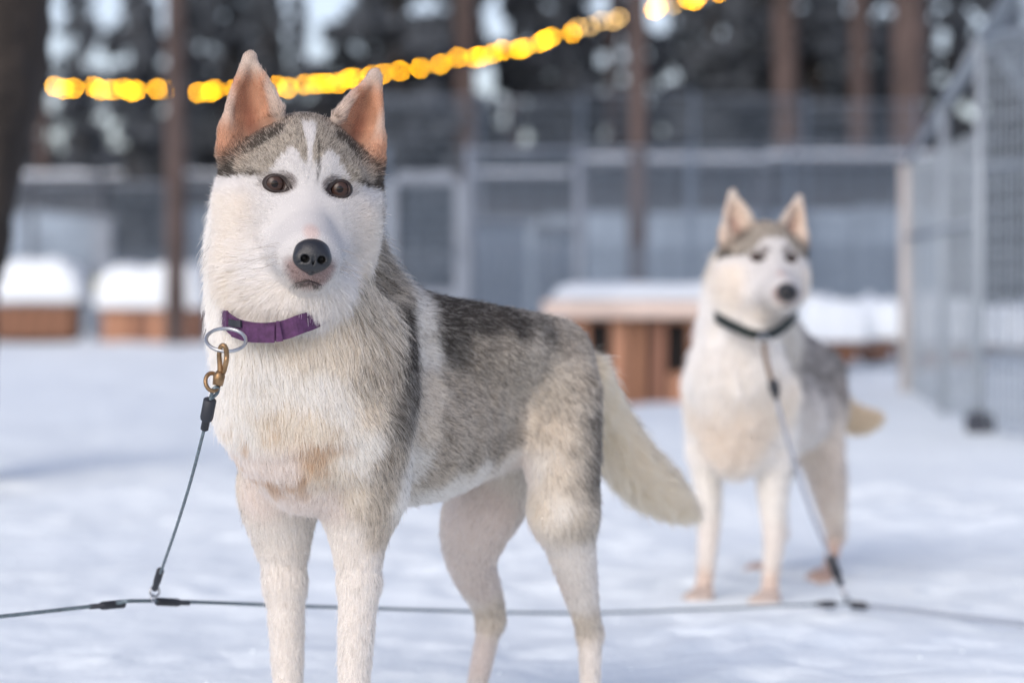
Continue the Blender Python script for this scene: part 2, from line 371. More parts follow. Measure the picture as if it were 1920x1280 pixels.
# solid sheets leaning inside the fence
for a, b, top, lb in ((890, 990, 415, 'pale grey metal sheet standing behind the mesh right of the gate'), (1004, 1086, 432, 'pale grey metal sheet standing behind the mesh left of the plain post')):
    Y = 18.6; zt = CAM_Z - (top - HOR) * Y / FPX
    s = empty('metal_sheet', (X((a + b) / 2, Y), Y, GZ(X(a, Y), Y))); tag(s, lb, 'sheet', 'metal sheets behind the fence')
    wd = X(b, Y) - X(a, Y); bb = MB(); n = 24
    v = []; f = []
    for k in range(n + 1):
        yy = .02 * math.sin(k / n * 40)
        for z, th in ((-.05, 0), (zt, 0), (zt, .004), (-.05, .004)): v.append((-wd / 2 + wd * k / n, yy + th, z))
    for k in range(n):
        for j in range(4): f.append((k * 4 + j, k * 4 + (j + 1) % 4, k * 4 + 4 + (j + 1) % 4, k * 4 + 4 + j))
    bb.add(v, f); bb.build('sheet', M['sheet'], s)
    MB().box((0, -.02, zt + .02), (wd + .04, .06, .05)).build('top_batten', M['galv'], s)
shed(1098, 1420, 27, 312, 398, 13, 'long snow roofed shed behind the fence, right of the plain post')
shed(1440, 1760, 29, 306, 388, 14, 'long snow roofed shed behind the fence above the far dog')
shed(900, 1076, 30, 335, 402, 9, 'snow roofed shed behind the metal sheets')
shed(-60, 180, 44, 338, 396, 11, 'far snow roofed shed behind the left snowy kennel')
shed(205, 420, 45, 336, 392, 10, 'far snow roofed shed behind the thin reddish pine')
# taller netting behind
G2 = 'tall net panels behind the yard fence'
YB = 25.0
xb = [690, 900, 1090, 1300, 1510, 1720]
nb = ['above the gate', 'above the metal sheets', 'above the plain post', 'above the far dog', 'left of the pale corner post']
tops = [185, 190, 178, 185, 195]
for i in range(5):
    h = CAM_Z - (tops[i] - HOR) * YB / FPX
    fence_panel((X(xb[i], YB), YB), (X(xb[i + 1], YB), YB), h, 'tall thin net fence rising ' + nb[i], G2, posts=(0, 1) if i == 0 else (1,), dx=.06, dz=.12, r=.0028, pr_=.015)
# fence far left
G3 = 'far mesh panels at the left'
YL = 38.0
for a, b, lb in ((-120, 60, 'far mesh fence panel behind the leaning trunk'), (60, 190, 'far mesh fence panel above the left snowy kennel'), (190, 330, 'far mesh fence panel above the second snowy kennel'), (330, 470, 'far mesh fence panel right of the thin reddish pine'), (470, 640, 'far mesh fence panel behind the near dog head')):
    fence_panel((X(a, YL), YL), (X(b, YL), YL), 2.35, lb, G3, dx=.08, dz=.12, r=.006, pr_=.05, rails=(1,), dense=1.25)
p = empty('gate_post', (X(193, 35), 35, 0)); tag(p, 'bluish grey pillar standing between the two snowy kennels', 'post')
MB().box((0, 0, .85), (.26, .22, 1.75), 0, .02).build('shaft', M['galv'], p); MB().box((0, 0, 1.75), (.34, .3, .07), 0, .015).build('post_cap', M['galv'], p)
MB().box((0, -.12, .78), (.2, .02, .25), 0, .004).build('plate', mat('yellow_plate', (.5, .46, .2), .6), p)

# roofed cage close on the right
cg = empty('roofed_cage', (0, 0, 0)); tag(cg, 'tall roofed wire cage filling the right border, pale post at its corner', 'cage')
A = np.array([X(1702, 13.6), 13.6]); B = np.array([X(1838, 10.7), 10.7]); C_ = np.array([X(2110, 9.6), 9.6]); D = np.array([X(2010, 13.9), 13.9])
hA, hB = 1.36, 1.75
def post(p, h, r, m): MB().tube([(p[0], p[1], GZ(*p) - .1), (p[0], p[1], h)], r, 10).build('post', M[m], cg, True)
post(A, hA, .045, 'pale'); post(B, hB, .021, 'cagepost'); post(C_, hB, .03, 'cagepost'); post(D, hA, .03, 'cagepost')
mid = A * .45 + B * .55; post(mid, (hA + hB) / 2, .024, 'cagepost'); q1 = B * .6 + C_ * .4; post(q1, hB, .024, 'cagepost'); q2 = A * .6 + D * .4; post(q2, hA, .024, 'cagepost')
MB().box((B[0], B[1], GZ(*B) + .04), (.10, .10, .11), .3, .02).build('post_foot', M['darkpost'], cg)
for a, b, h in ((A, B, 1.3), (B, C_, 1.68), (A, D, 1.3), (C_, D, 1.3)):
    w_ = mesh_wires(a, b, h, .05, .08 if a is A else .05, .1, .0032).build('wire_mesh', M['cage'], cg); w_['kind'] = 'stuff'
for a, b, za, zb in ((A, B, hA, hB), (B, C_, hB, hB), (A, D, hA, hA), (C_, D, hB, hA), (A, B, .95, .95), (B, C_, .35, .35)):
    MB().tube([(a[0], a[1], za), (b[0], b[1], zb)], .018, 8).build('rail', M['cagepost'], cg, True)
# pitched net roof with rafters
RZ = 2.05; R0 = (A + D) / 2 * .5 + (B + C_) / 2 * .5
rf = MB(); n = 30
for k in range(n + 1):
    s = k / n
    a = np.append(A + (B - A) * s, hA + (hB - hA) * s); b = np.append(D + (C_ - D) * s, hA + (hB - hA) * s); m_ = (a + b) / 2; m_[2] = RZ - .0 + .12 * s
    rf.tube([a, m_, b], .0045, 4, False)
for k in range(n + 1):
    s = k / n
    def at(s_, t_):
        a = np.append(A + (B - A) * t_, hA + (hB - hA) * t_); b = np.append(D + (C_ - D) * t_, hA + (hB - hA) * t_); m_ = (a + b) / 2; m_[2] = RZ + .12 * t_
        return a + (m_ - a) * s_ * 2 if s_ < .5 else m_ + (b - m_) * (s_ - .5) * 2
    rf.tube([at(s, 0), at(s, 1)], .0045, 4, False)
o = rf.build('roof_mesh', M['cage'], cg); o['kind'] = 'stuff'
for t_ in (0, .5, 1): MB().tube([at(0, t_), at(.5, t_), at(1, t_)], .018, 8).build('rafter', M['cagepost'], cg, True)
MB().tube([at(.5, 0), at(.5, 1)], .018, 8).build('ridge', M['cagepost'], cg, True)

# ------------------------------------------------------------------ kennels
def kennel(loc, rz, w_, d_, h_, sh, label, nplank, m='plankdark', doors=(), fascia=None, over=.06, seed=1, group='snow covered kennels', gaps=()):
    t = empty('dog_kennel', loc, rz); tag(t, label, 'kennel', group)
    MB().box((0, .03, h_ / 2 - .05), (w_ - .06, d_ - .08, h_ - .02)).build('box', M['dark'], t)  # near-black core: the shade inside doorways and plank gaps, put into the colour
    pw = w_ / nplank; shared = {}
    for k in range(nplank):
        x = -w_ / 2 + pw * (k + .5); dd = [d for d in doors if abs(d - x) < pw * .5]
        gap = .05 if k in gaps else .014
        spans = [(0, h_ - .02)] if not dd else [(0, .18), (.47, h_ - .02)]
        for z0, z1 in spans:
            vm = (M['plank'], M['plankb'], M['plankc'])[(k * 7 + seed) % 3] if m == 'plank' else M[m]; key = (round(z1 - z0, 3), gap, vm.name)
            if key not in shared:
                bb = MB(); bb.box((0, 0, 0), (pw - gap, .022, z1 - z0), 0, .003); me = bpy.data.meshes.new('plank'); me.from_pydata(bb.v, [], bb.f); me.update(); shared[key] = me
            o = link('plank', shared[key], vm, t); o.location = (x, -d_ / 2 + rng.uniform(-.003, .003), (z0 + z1) / 2)
    for s in (-1, 1):
        for k in range(3):
            o = MB().box((s * (w_ / 2 - .011), .03, h_ * (k + .5) / 3), (.022, d_ - .06, h_ / 3 - .008), 0, .003).build('plank', M[m], t)
    if fascia:
        MB().box((0, -d_ / 2 - .10, h_ + .0), (w_ + .3, .025, fascia), 0, .004).build('fascia', M['board'], t)
        for s in (-1, 1): MB().box((s * (w_ / 2 + .14), .0, h_), (.025, d_ + .17, fascia), 0, .004).build('fascia', M['board'], t)
        MB().box((0, .0, h_ + fascia / 2 - .012), (w_ + .25, d_ + .17, .02)).build('roof_board', M['board'], t)
        snow_cap(w_ + .22, d_ + .16, sh, t, h_ + fascia / 2 + .01, seed, .0)
    else:
        MB().box((0, 0, h_ + .012), (w_ + .1, d_ + .1, .025), 0, .003).build('roof_board', M[m], t)
        snow_cap(w_ + .1, d_ + .1, sh, t, h_ + .03, seed, over)
    return t
def kl(px, py, Y): x = X(px, Y); return (x, Y, CAM_Z - (py - HOR) * Y / FPX)
kennel(kl(62, 634, 33), .06, 1.2, 1.1, .48, .58, 'snow piled kennel at the left border, in front of the leaning trunk foot', 6, over=.08, seed=1)
kennel(kl(292, 642, 33), -.03, 1.25, 1.1, .45, .63, 'snow piled kennel behind the thin reddish pine', 6, m='plank', over=.05, seed=2)
kennel(kl(1225, 752, 14.3), .0, 1.0, .8, .545, .10, 'orange brown plank kennel with dark doorways between the two dogs', 9, m='plank', doors=(-.31, .16), fascia=.095, seed=3, gaps=(3,))
kennel(kl(1548, 676, 16.6), .1, .31, .5, .11, .32, 'small kennel under a tall snow block right of the far dog nose', 3, over=.02, seed=4)
kennel(kl(1637, 668, 16.8), -.05, .2, .5, .1, .29, 'narrow kennel under snow left of the pale corner post', 2, over=.02, seed=5)
kennel(kl(1765, 690, 16.5), .15, .44, .6, .14, .34, 'kennel under snow seen through the cage mesh', 3, m='plank', over=.03, seed=6)
kennel(kl(1890, 690, 17.5), .0, .36, .6, .13, .3, 'kennel under snow at the right border behind the cage', 3, over=.03, seed=7)

# ------------------------------------------------------------------ string of lights
def emat(name, col, s):
    m = bpy.data.materials.new(name); m.use_nodes = True; b = m.node_tree.nodes['Principled BSDF']
    b.inputs['Base Color'].default_value = (*col, 1); b.inputs['Emission Color'].default_value = (*col, 1); b.inputs['Emission Strength'].default_value = s; return m
LBY = emat('amber_bulb', (1, .44, .003), 64); LBP = emat('washed_out_bulb', (1, .62, .22), 20)  # second emission paler and dimmer, imitating bulbs washed out by twigs and bright background
pts = [(40, 163), (80, 163), (130, 164), (240, 169), (305, 169), (365, 172), (430, 170), (560, 161), (640, 152), (740, 137), (820, 121), (880, 107), (920, 102), (985, 86), (1050, 66), (1115, 46), (1190, 27), (1235, 14), (1300, -2), (1400, -30)]
YS = 36.0
st = empty('string_lights', tuple(U(40, 163, YS))); tag(st, 'string of glowing amber bulbs sagging across the trees', 'string lights')
o0 = np.array(st.location); PA = np.array(pts, float)
MB().tube([U(a, b - 3, YS) - o0 for a, b in pts], .008, 5).build('cord', M['darkpost'], st)
def ico(r):
    import bmesh
    bm = bmesh.new(); bmesh.ops.create_icosphere(bm, subdivisions=1, radius=r); me = bpy.data.meshes.new('bulb'); bm.to_mesh(me); bm.free(); return me
mA = ico(.02); mB = ico(.02); mA.materials.append(LBY); mB.materials.append(LBP)
x = 84.0; brng = random.Random(5)
while x < 1400:
    if not (323 < x < 341):
        y = float(np.interp(x, PA[:, 0], PA[:, 1])); pale = 1072 < x < 1195 or 1252 < x < 1275
        o = link('bulb', mB if pale else mA, None, st); p = U(x, y + brng.uniform(-4, 4), YS) - o0; o.location = p
    x += brng.choice([8, 22, 32, 12, 38, 18, 28])

# ------------------------------------------------------------------ dogs: one smooth body from blended bone volumes, then real fur strands
def nrm(a): a = np.asarray(a, float); return a / (np.linalg.norm(a, axis=-1, keepdims=True) + 1e-12)

class Body:
    def __init__(s): s.pr = []; s.cut = []; s.g = 0
    def cone(s, a, b, ra, rb, k=.02, flow=None, ln=.02, lift=.3, tg='body', par=0.0, g=None):
        if g is None: s.g += 1; g = s.g
        a = np.array(a, float); b = np.array(b, float)
        s.pr.append(dict(t='c', a=a, b=b, ra=ra, rb=rb, k=k, flow=nrm(b - a) if flow is None else nrm(np.array(flow, float)), ln=ln, lift=lift, tg=tg, par=par, g=g))
    def chain(s, pts, k=.02, **kw):
        """a limb: a smooth curve with smoothly changing radius, one volume"""
        s.g += 1; P = np.array([list(a) + [r] for a, r in pts], float); m = len(P); out = []; sub = 4
        for t_ in np.linspace(0, m - 1, (m - 1) * sub + 1):
            i = min(int(t_), m - 2); u = t_ - i; p0, p1, p2, p3 = P[max(i - 1, 0)], P[i], P[i + 1], P[min(i + 2, m - 1)]
            out.append(.5 * (2 * p1 + (p2 - p0) * u + (2 * p0 - 5 * p1 + 4 * p2 - p3) * u * u + (3 * p1 - p0 - 3 * p2 + p3) * u ** 3))
        for a, b in zip(out[:-1], out[1:]): s.cone(a[:3], b[:3], a[3], b[3], k, g=s.g, **kw)
    def ell(s, c, R, r, k=.02, flow=(0, 0, -1), ln=.02, lift=.3, tg='body'):
        s.g += 1; s.pr.append(dict(t='e', a=np.array(c, float), R=np.array(R, float), r=np.array(r, float), k=k, flow=nrm(np.array(flow, float)), ln=ln, lift=lift, tg=tg, par=0.0, g=s.g))
    @staticmethod
    def dist(p, P):
        if p['t'] == 'c':
            ab = p['b'] - p['a']; d = P - p['a']; t = np.clip((d @ ab) / (ab @ ab + 1e-12), 0, 1)
            return np.sqrt(((d - t[..., None] * ab) ** 2).sum(-1)) - (p['ra'] + (p['rb'] - p['ra']) * t)
        q = (P - p['a']) @ p['R'].T; k0 = np.sqrt(((q / p['r']) ** 2).sum(-1)); k1 = np.sqrt(((q / p['r'] ** 2) ** 2).sum(-1)) + 1e-9
        return k0 * (k0 - 1) / k1
    @staticmethod
    def bounds(p):
        if p['t'] == 'c':
            lo = np.minimum(p['a'] - p['ra'], p['b'] - p['rb']); hi = np.maximum(p['a'] + p['ra'], p['b'] + p['rb']); return lo, hi
        e = np.sqrt(((p['R'] * p['r'][:, None]) ** 2).sum(0)); return p['a'] - e, p['a'] + e
    def mesh(s, h):
        bb = [s.bounds(p) for p in s.pr]; lo = np.min([b[0] for b in bb], 0) - 4 * h; hi = np.max([b[1] for b in bb], 0) + 4 * h
        n = np.ceil((hi - lo) / h).astype(int) + 1; D = np.full(n, .05, np.float32); ax = [lo[i] + h * np.arange(n[i]) for i in range(3)]
        def region(ps, m):
            bs = [s.bounds(p) for p in ps]; b0 = np.min([b[0] for b in bs], 0); b1 = np.max([b[1] for b in bs], 0)
            i0 = np.maximum(((b0 - m - lo) / h).astype(int), 0); i1 = np.minimum(((b1 + m - lo) / h).astype(int) + 2, n)
            sl_ = tuple(slice(a, b) for a, b in zip(i0, i1)); G = np.stack(np.meshgrid(*[ax[i][sl_[i]] for i in range(3)], indexing='ij'), -1).astype(np.float32); return sl_, G
        import itertools
        for _, ps in itertools.groupby(s.pr, key=lambda p: p['g']):
            ps = list(ps); k = ps[0]['k']; sl_, G = region(ps, k + 3 * h); o = D[sl_]; d = None
            d = np.full(o.shape, .06, np.float32); g0 = np.array([q.start for q in sl_])
            for p in ps:
                s2, G2 = region([p], k + 3 * h); s3 = tuple(slice(a.start - c0, a.stop - c0) for a, c0 in zip(s2, g0)); s3 = tuple(slice(max(a.start, 0), a.stop) for a in s3)
                e = s.dist(p, G2).astype(np.float32); sh = d[s3].shape; e = e[:sh[0], :sh[1], :sh[2]]; d[s3] = np.minimum(d[s3], e)
            hh = np.maximum(k - np.abs(o - d), 0) / k; D[sl_] = np.minimum(o, d) - hh * hh * k * .25
        for p in s.cut:
            sl_, G = region([p], p['k'] + 3 * h); d = -s.dist(p, G).astype(np.float32); o = D[sl_]; k = p['k']
            hh = np.maximum(k - np.abs(o - d), 0) / k; D[sl_] = np.maximum(o, d) + hh * hh * k * .25
        return surface_nets(D, lo, h)

def surface_nets(D, lo, h):
    S = D < 0; c = S[:-1, :-1, :-1].astype(np.int8); cnt = np.zeros_like(c)
    for a in (0, 1):
        for b in (0, 1):
            for d in (0, 1): cnt += S[a:S.shape[0] - 1 + a, b:S.shape[1] - 1 + b, d:S.shape[2] - 1 + d]
    I = np.argwhere((cnt > 0) & (cnt < 8)); idm = np.full(cnt.shape, -1, np.int32); idm[tuple(I.T)] = np.arange(len(I))
    co = [(a, b, d) for a in (0, 1) for b in (0, 1) for d in (0, 1)]
    val = np.stack([D[I[:, 0] + a, I[:, 1] + b, I[:, 2] + d] for a, b, d in co], 1)
    acc = np.zeros((len(I), 3)); num = np.zeros(len(I))
    for i in range(8):
        for j in range(i + 1, 8):
            if sum(abs(np.array(co[i]) - np.array(co[j]))) != 1: continue
            x = (val[:, i] < 0) != (val[:, j] < 0); t = np.where(x, val[:, i] / np.where(x, val[:, i] - val[:, j], 1), 0)
            acc += np.where(x[:, None], np.array(co[i]) + t[:, None] * (np.array(co[j]) - np.array(co[i])), 0); num += x
    V = lo + h * (I + acc / num[:, None]); Q = []
    for axn in range(3):
        u, v = [(1, 2), (2, 0), (0, 1)][axn]
        a = np.take(S, range(S.shape[axn] - 1), axn); b = np.take(S, range(1, S.shape[axn]), axn)
        E = np.argwhere(a != b); E = E[(E[:, u] > 0) & (E[:, v] > 0) & (E[:, u] < S.shape[u] - 1) & (E[:, v] < S.shape[v] - 1)]
        ins = a[tuple(E.T)]
        def cell(du, dv): e = E.copy(); e[:, u] -= du; e[:, v] -= dv; return idm[tuple(e.T)]
        q = np.stack([cell(1, 1), cell(0, 1), cell(0, 0), cell(1, 0)], 1); q[~ins] = q[~ins][:, ::-1]; Q.append(q)
    Q = np.concatenate(Q); return V, Q[(Q >= 0).all(1)]

def vnormals(V, Q):
    n = np.cross(V[Q[:, 2]] - V[Q[:, 0]], V[Q[:, 3]] - V[Q[:, 1]]); N = np.zeros_like(V)
    for k in range(4):
        for a in range(3): N[:, a] += np.bincount(Q[:, k], n[:, a], len(V))
    return nrm(N)

class Head:
    """head frame: u to the dog's left, v up, w out of the face; origin midway between the eyes"""
    def __init__(s, o, yaw, roll, pitch=0, sc=1.0):
        s.o = np.array(o, float); s.sc = sc; y, r, p = map(math.radians, (yaw, roll, pitch))
        wv = np.array([math.sin(y), -math.cos(y), 0]); uv = np.array([math.cos(y), math.sin(y), 0]); vv = np.array([0, 0, 1.])
        wv, vv = wv * math.cos(p) + vv * math.sin(p), vv * math.cos(p) - wv * math.sin(p)
        uv, vv = uv * math.cos(r) - vv * math.sin(r), vv * math.cos(r) + uv * math.sin(r)
        s.R = np.stack([uv, vv, wv])
    def W(s, u, v, w): return s.o + s.sc * (np.array([u, v, w], float) @ s.R)
    def L(s, P): return ((P - s.o) @ s.R.T) / s.sc

EARN = 9
EARS = {-1: (.037, .098, .040, .076, .157), 1: (.035, .089, .038, .080, .150)}   # inner base, outer base, drop, tip
def add_head(B, H, bulk=1.0):
    f = H.sc; W = H.W; dn = W(0, -1, -.5) - W(0, 0, 0); out = lambda sg: W(sg, -.25, -.55) - W(0, 0, 0)
    B.ell(W(0, .022, -.062), H.R, np.array((.072, .072, .078)) * f, .03, W(0, .6, -1) - W(0, 0, 0), .012, .22, 'head')
    B.cone(W(0, .020, -.010), W(0, -.032, .004), .026 * f, .027 * f, .025, ln=.007, lift=.15, tg='head')
    B.cone(W(0, -.044, -.006), W(0, -.080, .071), .036 * f, .0305 * f, .018, ln=.007, lift=.12, tg='head')
    for sg in (-1, 1):
        B.cone(W(sg * .017, -.088, .062), W(sg * .026, -.078, .01), .0235 * f, .028 * f, .016, ln=.007, lift=.12, tg='head')
        B.ell(W(sg * .044 * bulk, -.044, -.045), H.R, np.array((.045, .058, .053)) * f, .035, out(sg), .015, .27, 'head')
        B.cone(W(sg * .020, .024, .002), W(sg * .054, .017, -.012), .014 * f, .014 * f, .02, ln=.007, lift=.15, tg='head')
        B.cone(W(sg * .03, -.030, -.004), W(sg * .056, -.030, -.022), .020 * f, .022 * f, .025, ln=.008, lift=.15, tg='head')
        B.chain([(W(sg * .064, .024, -.064), .030 * f), (W(sg * .066, -.015, -.070), .034 * f), (W(sg * .052, -.058, -.060), .036 * f)], .03, flow=out(sg), ln=.014, lift=.24, tg='head')
        # ear: a fan of ribs from a curved base to the tip makes a hollow shell
        ea = EARS[sg]; tip = np.array((sg * ea[3], ea[4], -.048))
        for i in range(EARN):
            t = i / (EARN - 1); th = t * math.pi
            b = np.array((sg * (ea[0] + (ea[1] - ea[0]) * t), .090 - (ea[2] + .007) * t ** 1.2, -.036 - .026 * math.sin(th) - .010 * t))
            tp = tip + np.array((sg * .007 * (t - .5), -.006 * (2 * t - 1) ** 2, -.003 * math.sin(th))); ct = np.array((sg * (ea[0] + .014 + (ea[1] - ea[0] - .008) * t), ea[4] - .032 - .026 * t, -.040 - .034 * math.sin(th) - .006 * t))
            bz = [b * (1 - q) ** 2 + ct * 2 * q * (1 - q) + tp * q * q for q in (0, .33, .66, 1)]
            B.chain([(W(*p_), r_ * f) for p_, r_ in zip(bz, (.0078, .0062, .0052, .0036))], .008, ln=.006, lift=.14, tg='ear', par=t)
        B.cone(W(sg * (ea[1] - .006), .076 - ea[2], -.052), W(sg * (ea[1] + .000), .104 - ea[2], -.056), .012 * f, .008 * f, .02, ln=.012, lift=.3, tg='ear', par=1.0)
    B.cone(W(0, -.085, -.02), W(0, -.106, .058), .036 * f, .020 * f, .025, flow=dn, ln=.010, lift=.2, tg='head')
    for sg in (-1, 1):
        B.cut.append(dict(t='e', a=W(sg * .0395, -.001, .020), R=H.R, r=np.array((.0175, .0118, .0145)) * f, k=.006))
        pass

def region_attr(B, V, N, H):
    d = np.stack([B.dist(p, V) for p in B.pr], 1); d = d - d.min(1, keepdims=True); w_ = np.exp(-d / .007); w_ /= w_.sum(1, keepdims=True)
    g = lambda key: np.array([p[key] for p in B.pr])
    tg = [p['tg'] for p in B.pr]; tw = {k: w_[:, [i for i, x in enumerate(tg) if x == k]].sum(1) for k in set(tg)}
    fl = w_ @ g('flow'); ln = w_ @ g('ln'); lift = w_ @ g('lift')
    we = w_ * np.array([x == 'ear' for x in tg]); par = (we @ g('par')) / (we.sum(1) + 1e-6)
    Lh = H.L(V); hd = tw.get('head', 0)
    # face: fur runs away from the nose, up the forehead and out over the cheeks
    rad = Lh - np.array((0, -.082, .105)); rad[:, 2] = rad[:, 2] * .8 - .02; rw = nrm(rad) @ H.R
    fl = fl * (1 - hd[:, None]) + rw * hd[:, None]
    au = np.abs(Lh[:, 0]); muz = smooth01(.125, .06, np.sqrt(au ** 2 + (Lh[:, 1] + .06) ** 2 * .8 + (Lh[:, 2] - .05) ** 2)); ln = ln * (1 - .25 * muz * hd)
    ck = smooth01(.06, .10, au) * smooth01(.03, -.03, Lh[:, 1]) * hd; ln = ln + ck * .006
    ln = ln + .006 * smooth01(.22, .0, par) * tw.get('ear', 0)
    return dict(flow=fl, ln=ln, lift=lift, par=par, ear=tw.get('ear', 0 * ln), head=hd, tail=tw.get('tail', 0 * ln), leg=tw.get('leg', 0 * ln), ruff=tw.get('ruff', 0 * ln))

# coat colours (linear albedo) of the pale coat, and how many hairs end in black
WHITE, CREAM, TAN, ORANGE, GREY = map(np.array, ((.79, .765, .745), (.71, .62, .52), (.56, .42, .25), (.62, .40, .24), (.46, .42, .37)))
INK = np.array((.028, .023, .020))

def face_coat(L, A, N, H, style):
    """(pale colour, dark share) on head and ears from head coordinates"""
    u, v, w_ = L[:, 0], L[:, 1], L[:, 2]; a = np.abs(u); n = len(u)
    j = (vnoise(L, 260, 11) - .5); vj = v + j * .006; aj = a + (vnoise(L, 230, 12) - .5) * .005
    col = np.repeat(WHITE[None] * .87, n, 0); dark = np.zeros(n)
    # cap edge: rises over each eye, drops to the cheek outside it
    pk_ = style.get('peak', 1.0)
    edge = np.where(aj < .024, .026 + .016 * pk_ * smooth01(.006, .020, aj), .026 + .016 * pk_ - (.020 + .016 * pk_) * smooth01(.024, .056, aj)); edge = edge - .004 * smooth01(.06, .10, aj)
    capm = smooth01(-.003, .004, vj - edge)
    blaze = smooth01(.0040, .0022, np.abs(u + .002) - .0055 * smooth01(.040, .075, v)) * smooth01(.080, .074, vj) * smooth01(-.02, .02, v)
    capm = capm * (1 - blaze * style['blaze'])
    line = smooth01(.0032, .001, np.abs(u - .0075 - .002 * np.sin(v * 60))) * smooth01(-.002, .012, v) * smooth01(.075, .05, v)
    cc = GREY * np.array((1.12, 1.10, 1.06)) * style['cap']
    col = col * (1 - capm[:, None]) + cc * capm[:, None]
    dd = .40 + .35 * smooth01(.072, .092, v) * smooth01(.055, .02, a) + .55 * smooth01(.012, .0, v - edge) * smooth01(.052, .066, a) + .9 * smooth01(.078, .092, a) * smooth01(.05, .02, v)
    eb = (a - .038) * .567 + (v - .083) * .823; dd = dd + .95 * smooth01(-.026, -.014, eb) * smooth01(.026, .038, a)
    dark = np.maximum(dark, capm * np.clip(dd, 0, 1)) * style['dark']; dark = np.maximum(dark, line * .8 * style['blaze'])
    # warm cheeks and chin
    ch = smooth01(.05, .085, a) * smooth01(.0, -.03, v) * (1 - capm); col = col * (1 - .62 * ch[:, None]) + CREAM * 1.10 * .62 * ch[:, None]
    ch2 = smooth01(-.10, -.13, v); col = col * (1 - .4 * ch2[:, None]) + CREAM * 1.1 * .4 * ch2[:, None]
    # skin tones round nose and eyes
    rn = np.sqrt((u) ** 2 + (v + .097) ** 2 * 1.0 + (w_ - .093) ** 2); nz = smooth01(.040, .022, rn) * smooth01(-.082, -.098, v)
    pk = smooth01(.014, .005, np.sqrt((u + .002) ** 2 + (v + .058) ** 2)) * smooth01(.04, .06, w_)
    col = col * (1 - .55 * pk[:, None]) + np.array((.66, .44, .38)) * .55 * pk[:, None]
    col = col * (1 - .75 * nz[:, None]) + np.array((.33, .19, .17)) * .75 * nz[:, None]; dark = np.maximum(dark, .3 * nz)
    lip = .8 * smooth01(.0045, .0015, np.abs(v + .1165 + .25 * a)) * smooth01(.020, .011, a) * smooth01(.05, .06, w_); dark = np.maximum(dark, lip * .9)
    ey = np.sqrt(((a - .037) / .024) ** 2 + ((v - .0 + .10 * (a - .04)) / .0150) ** 2); er = smooth01(1.05, .8, ey) * smooth01(-.04, -.01, w_)
    inn = smooth01(.036, .026, a) * smooth01(.008, .018, a)
    col = col * (1 - .5 * (er * (.4 + .6 * inn))[:, None]) + np.array((.2, .13, .11)) * .5 * (er * (.4 + .6 * inn))[:, None]; dark = np.maximum(dark, er * (.15 + .5 * inn))
    eg = smooth01(.086, .100, u) * smooth01(.03, -.02, v) * smooth01(-.13, -.09, v); dark = np.maximum(dark, .42 * eg)
    # ears
    e = A['ear']; front = smooth01(-.25, .25, N @ H.R[2]); tipw = smooth01(.120, .150, v); edgew = np.maximum(smooth01(.16, .03, A['par']), smooth01(.82, .94, A['par']) * .75) * smooth01(.055, .09, v)
    pink = np.array(style['ear']); ins = pink * (1 - .72 * np.maximum(tipw, edgew)[:, None]) + np.array((.64, .58, .51)) * .72 * np.maximum(tipw, edgew)[:, None]
    deep = smooth01(.25, .5, A['par']) * smooth01(.8, .55, A['par']) * smooth01(.13, .08, v); ins = ins * (.86 + .28 * vnoise(L, 110, 17))[:, None] * (1 - .42 * deep[:, None] * np.array((1, 1.25, 1.25)))  # ear hollow darkened in the colour, a painted shade
    ec = ins * front[:, None] + GREY * (1 - front[:, None]); ed = (.03 + .05 * edgew) * front + .62 * (1 - front)
    col = col * (1 - e[:, None]) + ec * e[:, None]; dark = dark * (1 - e) + ed * e * style['dark']
    rim = e * (1 - e) * 4 * smooth01(.0, .03, v); dark = np.maximum(dark, rim * .75 * style['dark'] * smooth01(.10, .085, v))
    return col, dark

def body_coat(F, table, k=2.6):
    """blend of coat samples placed on the flank, mirrored: F = (forward, |left|, up)"""
    T = np.array(table); d2 = ((F[:, None, :] - T[None, :, :3]) ** 2 * np.array((1, .5, 1))).sum(2); w_ = 1 / (d2 + 2.2e-4) ** k; w_ /= w_.sum(1, keepdims=True)
    return w_ @ T[:, 3:6], w_ @ T[:, 6]

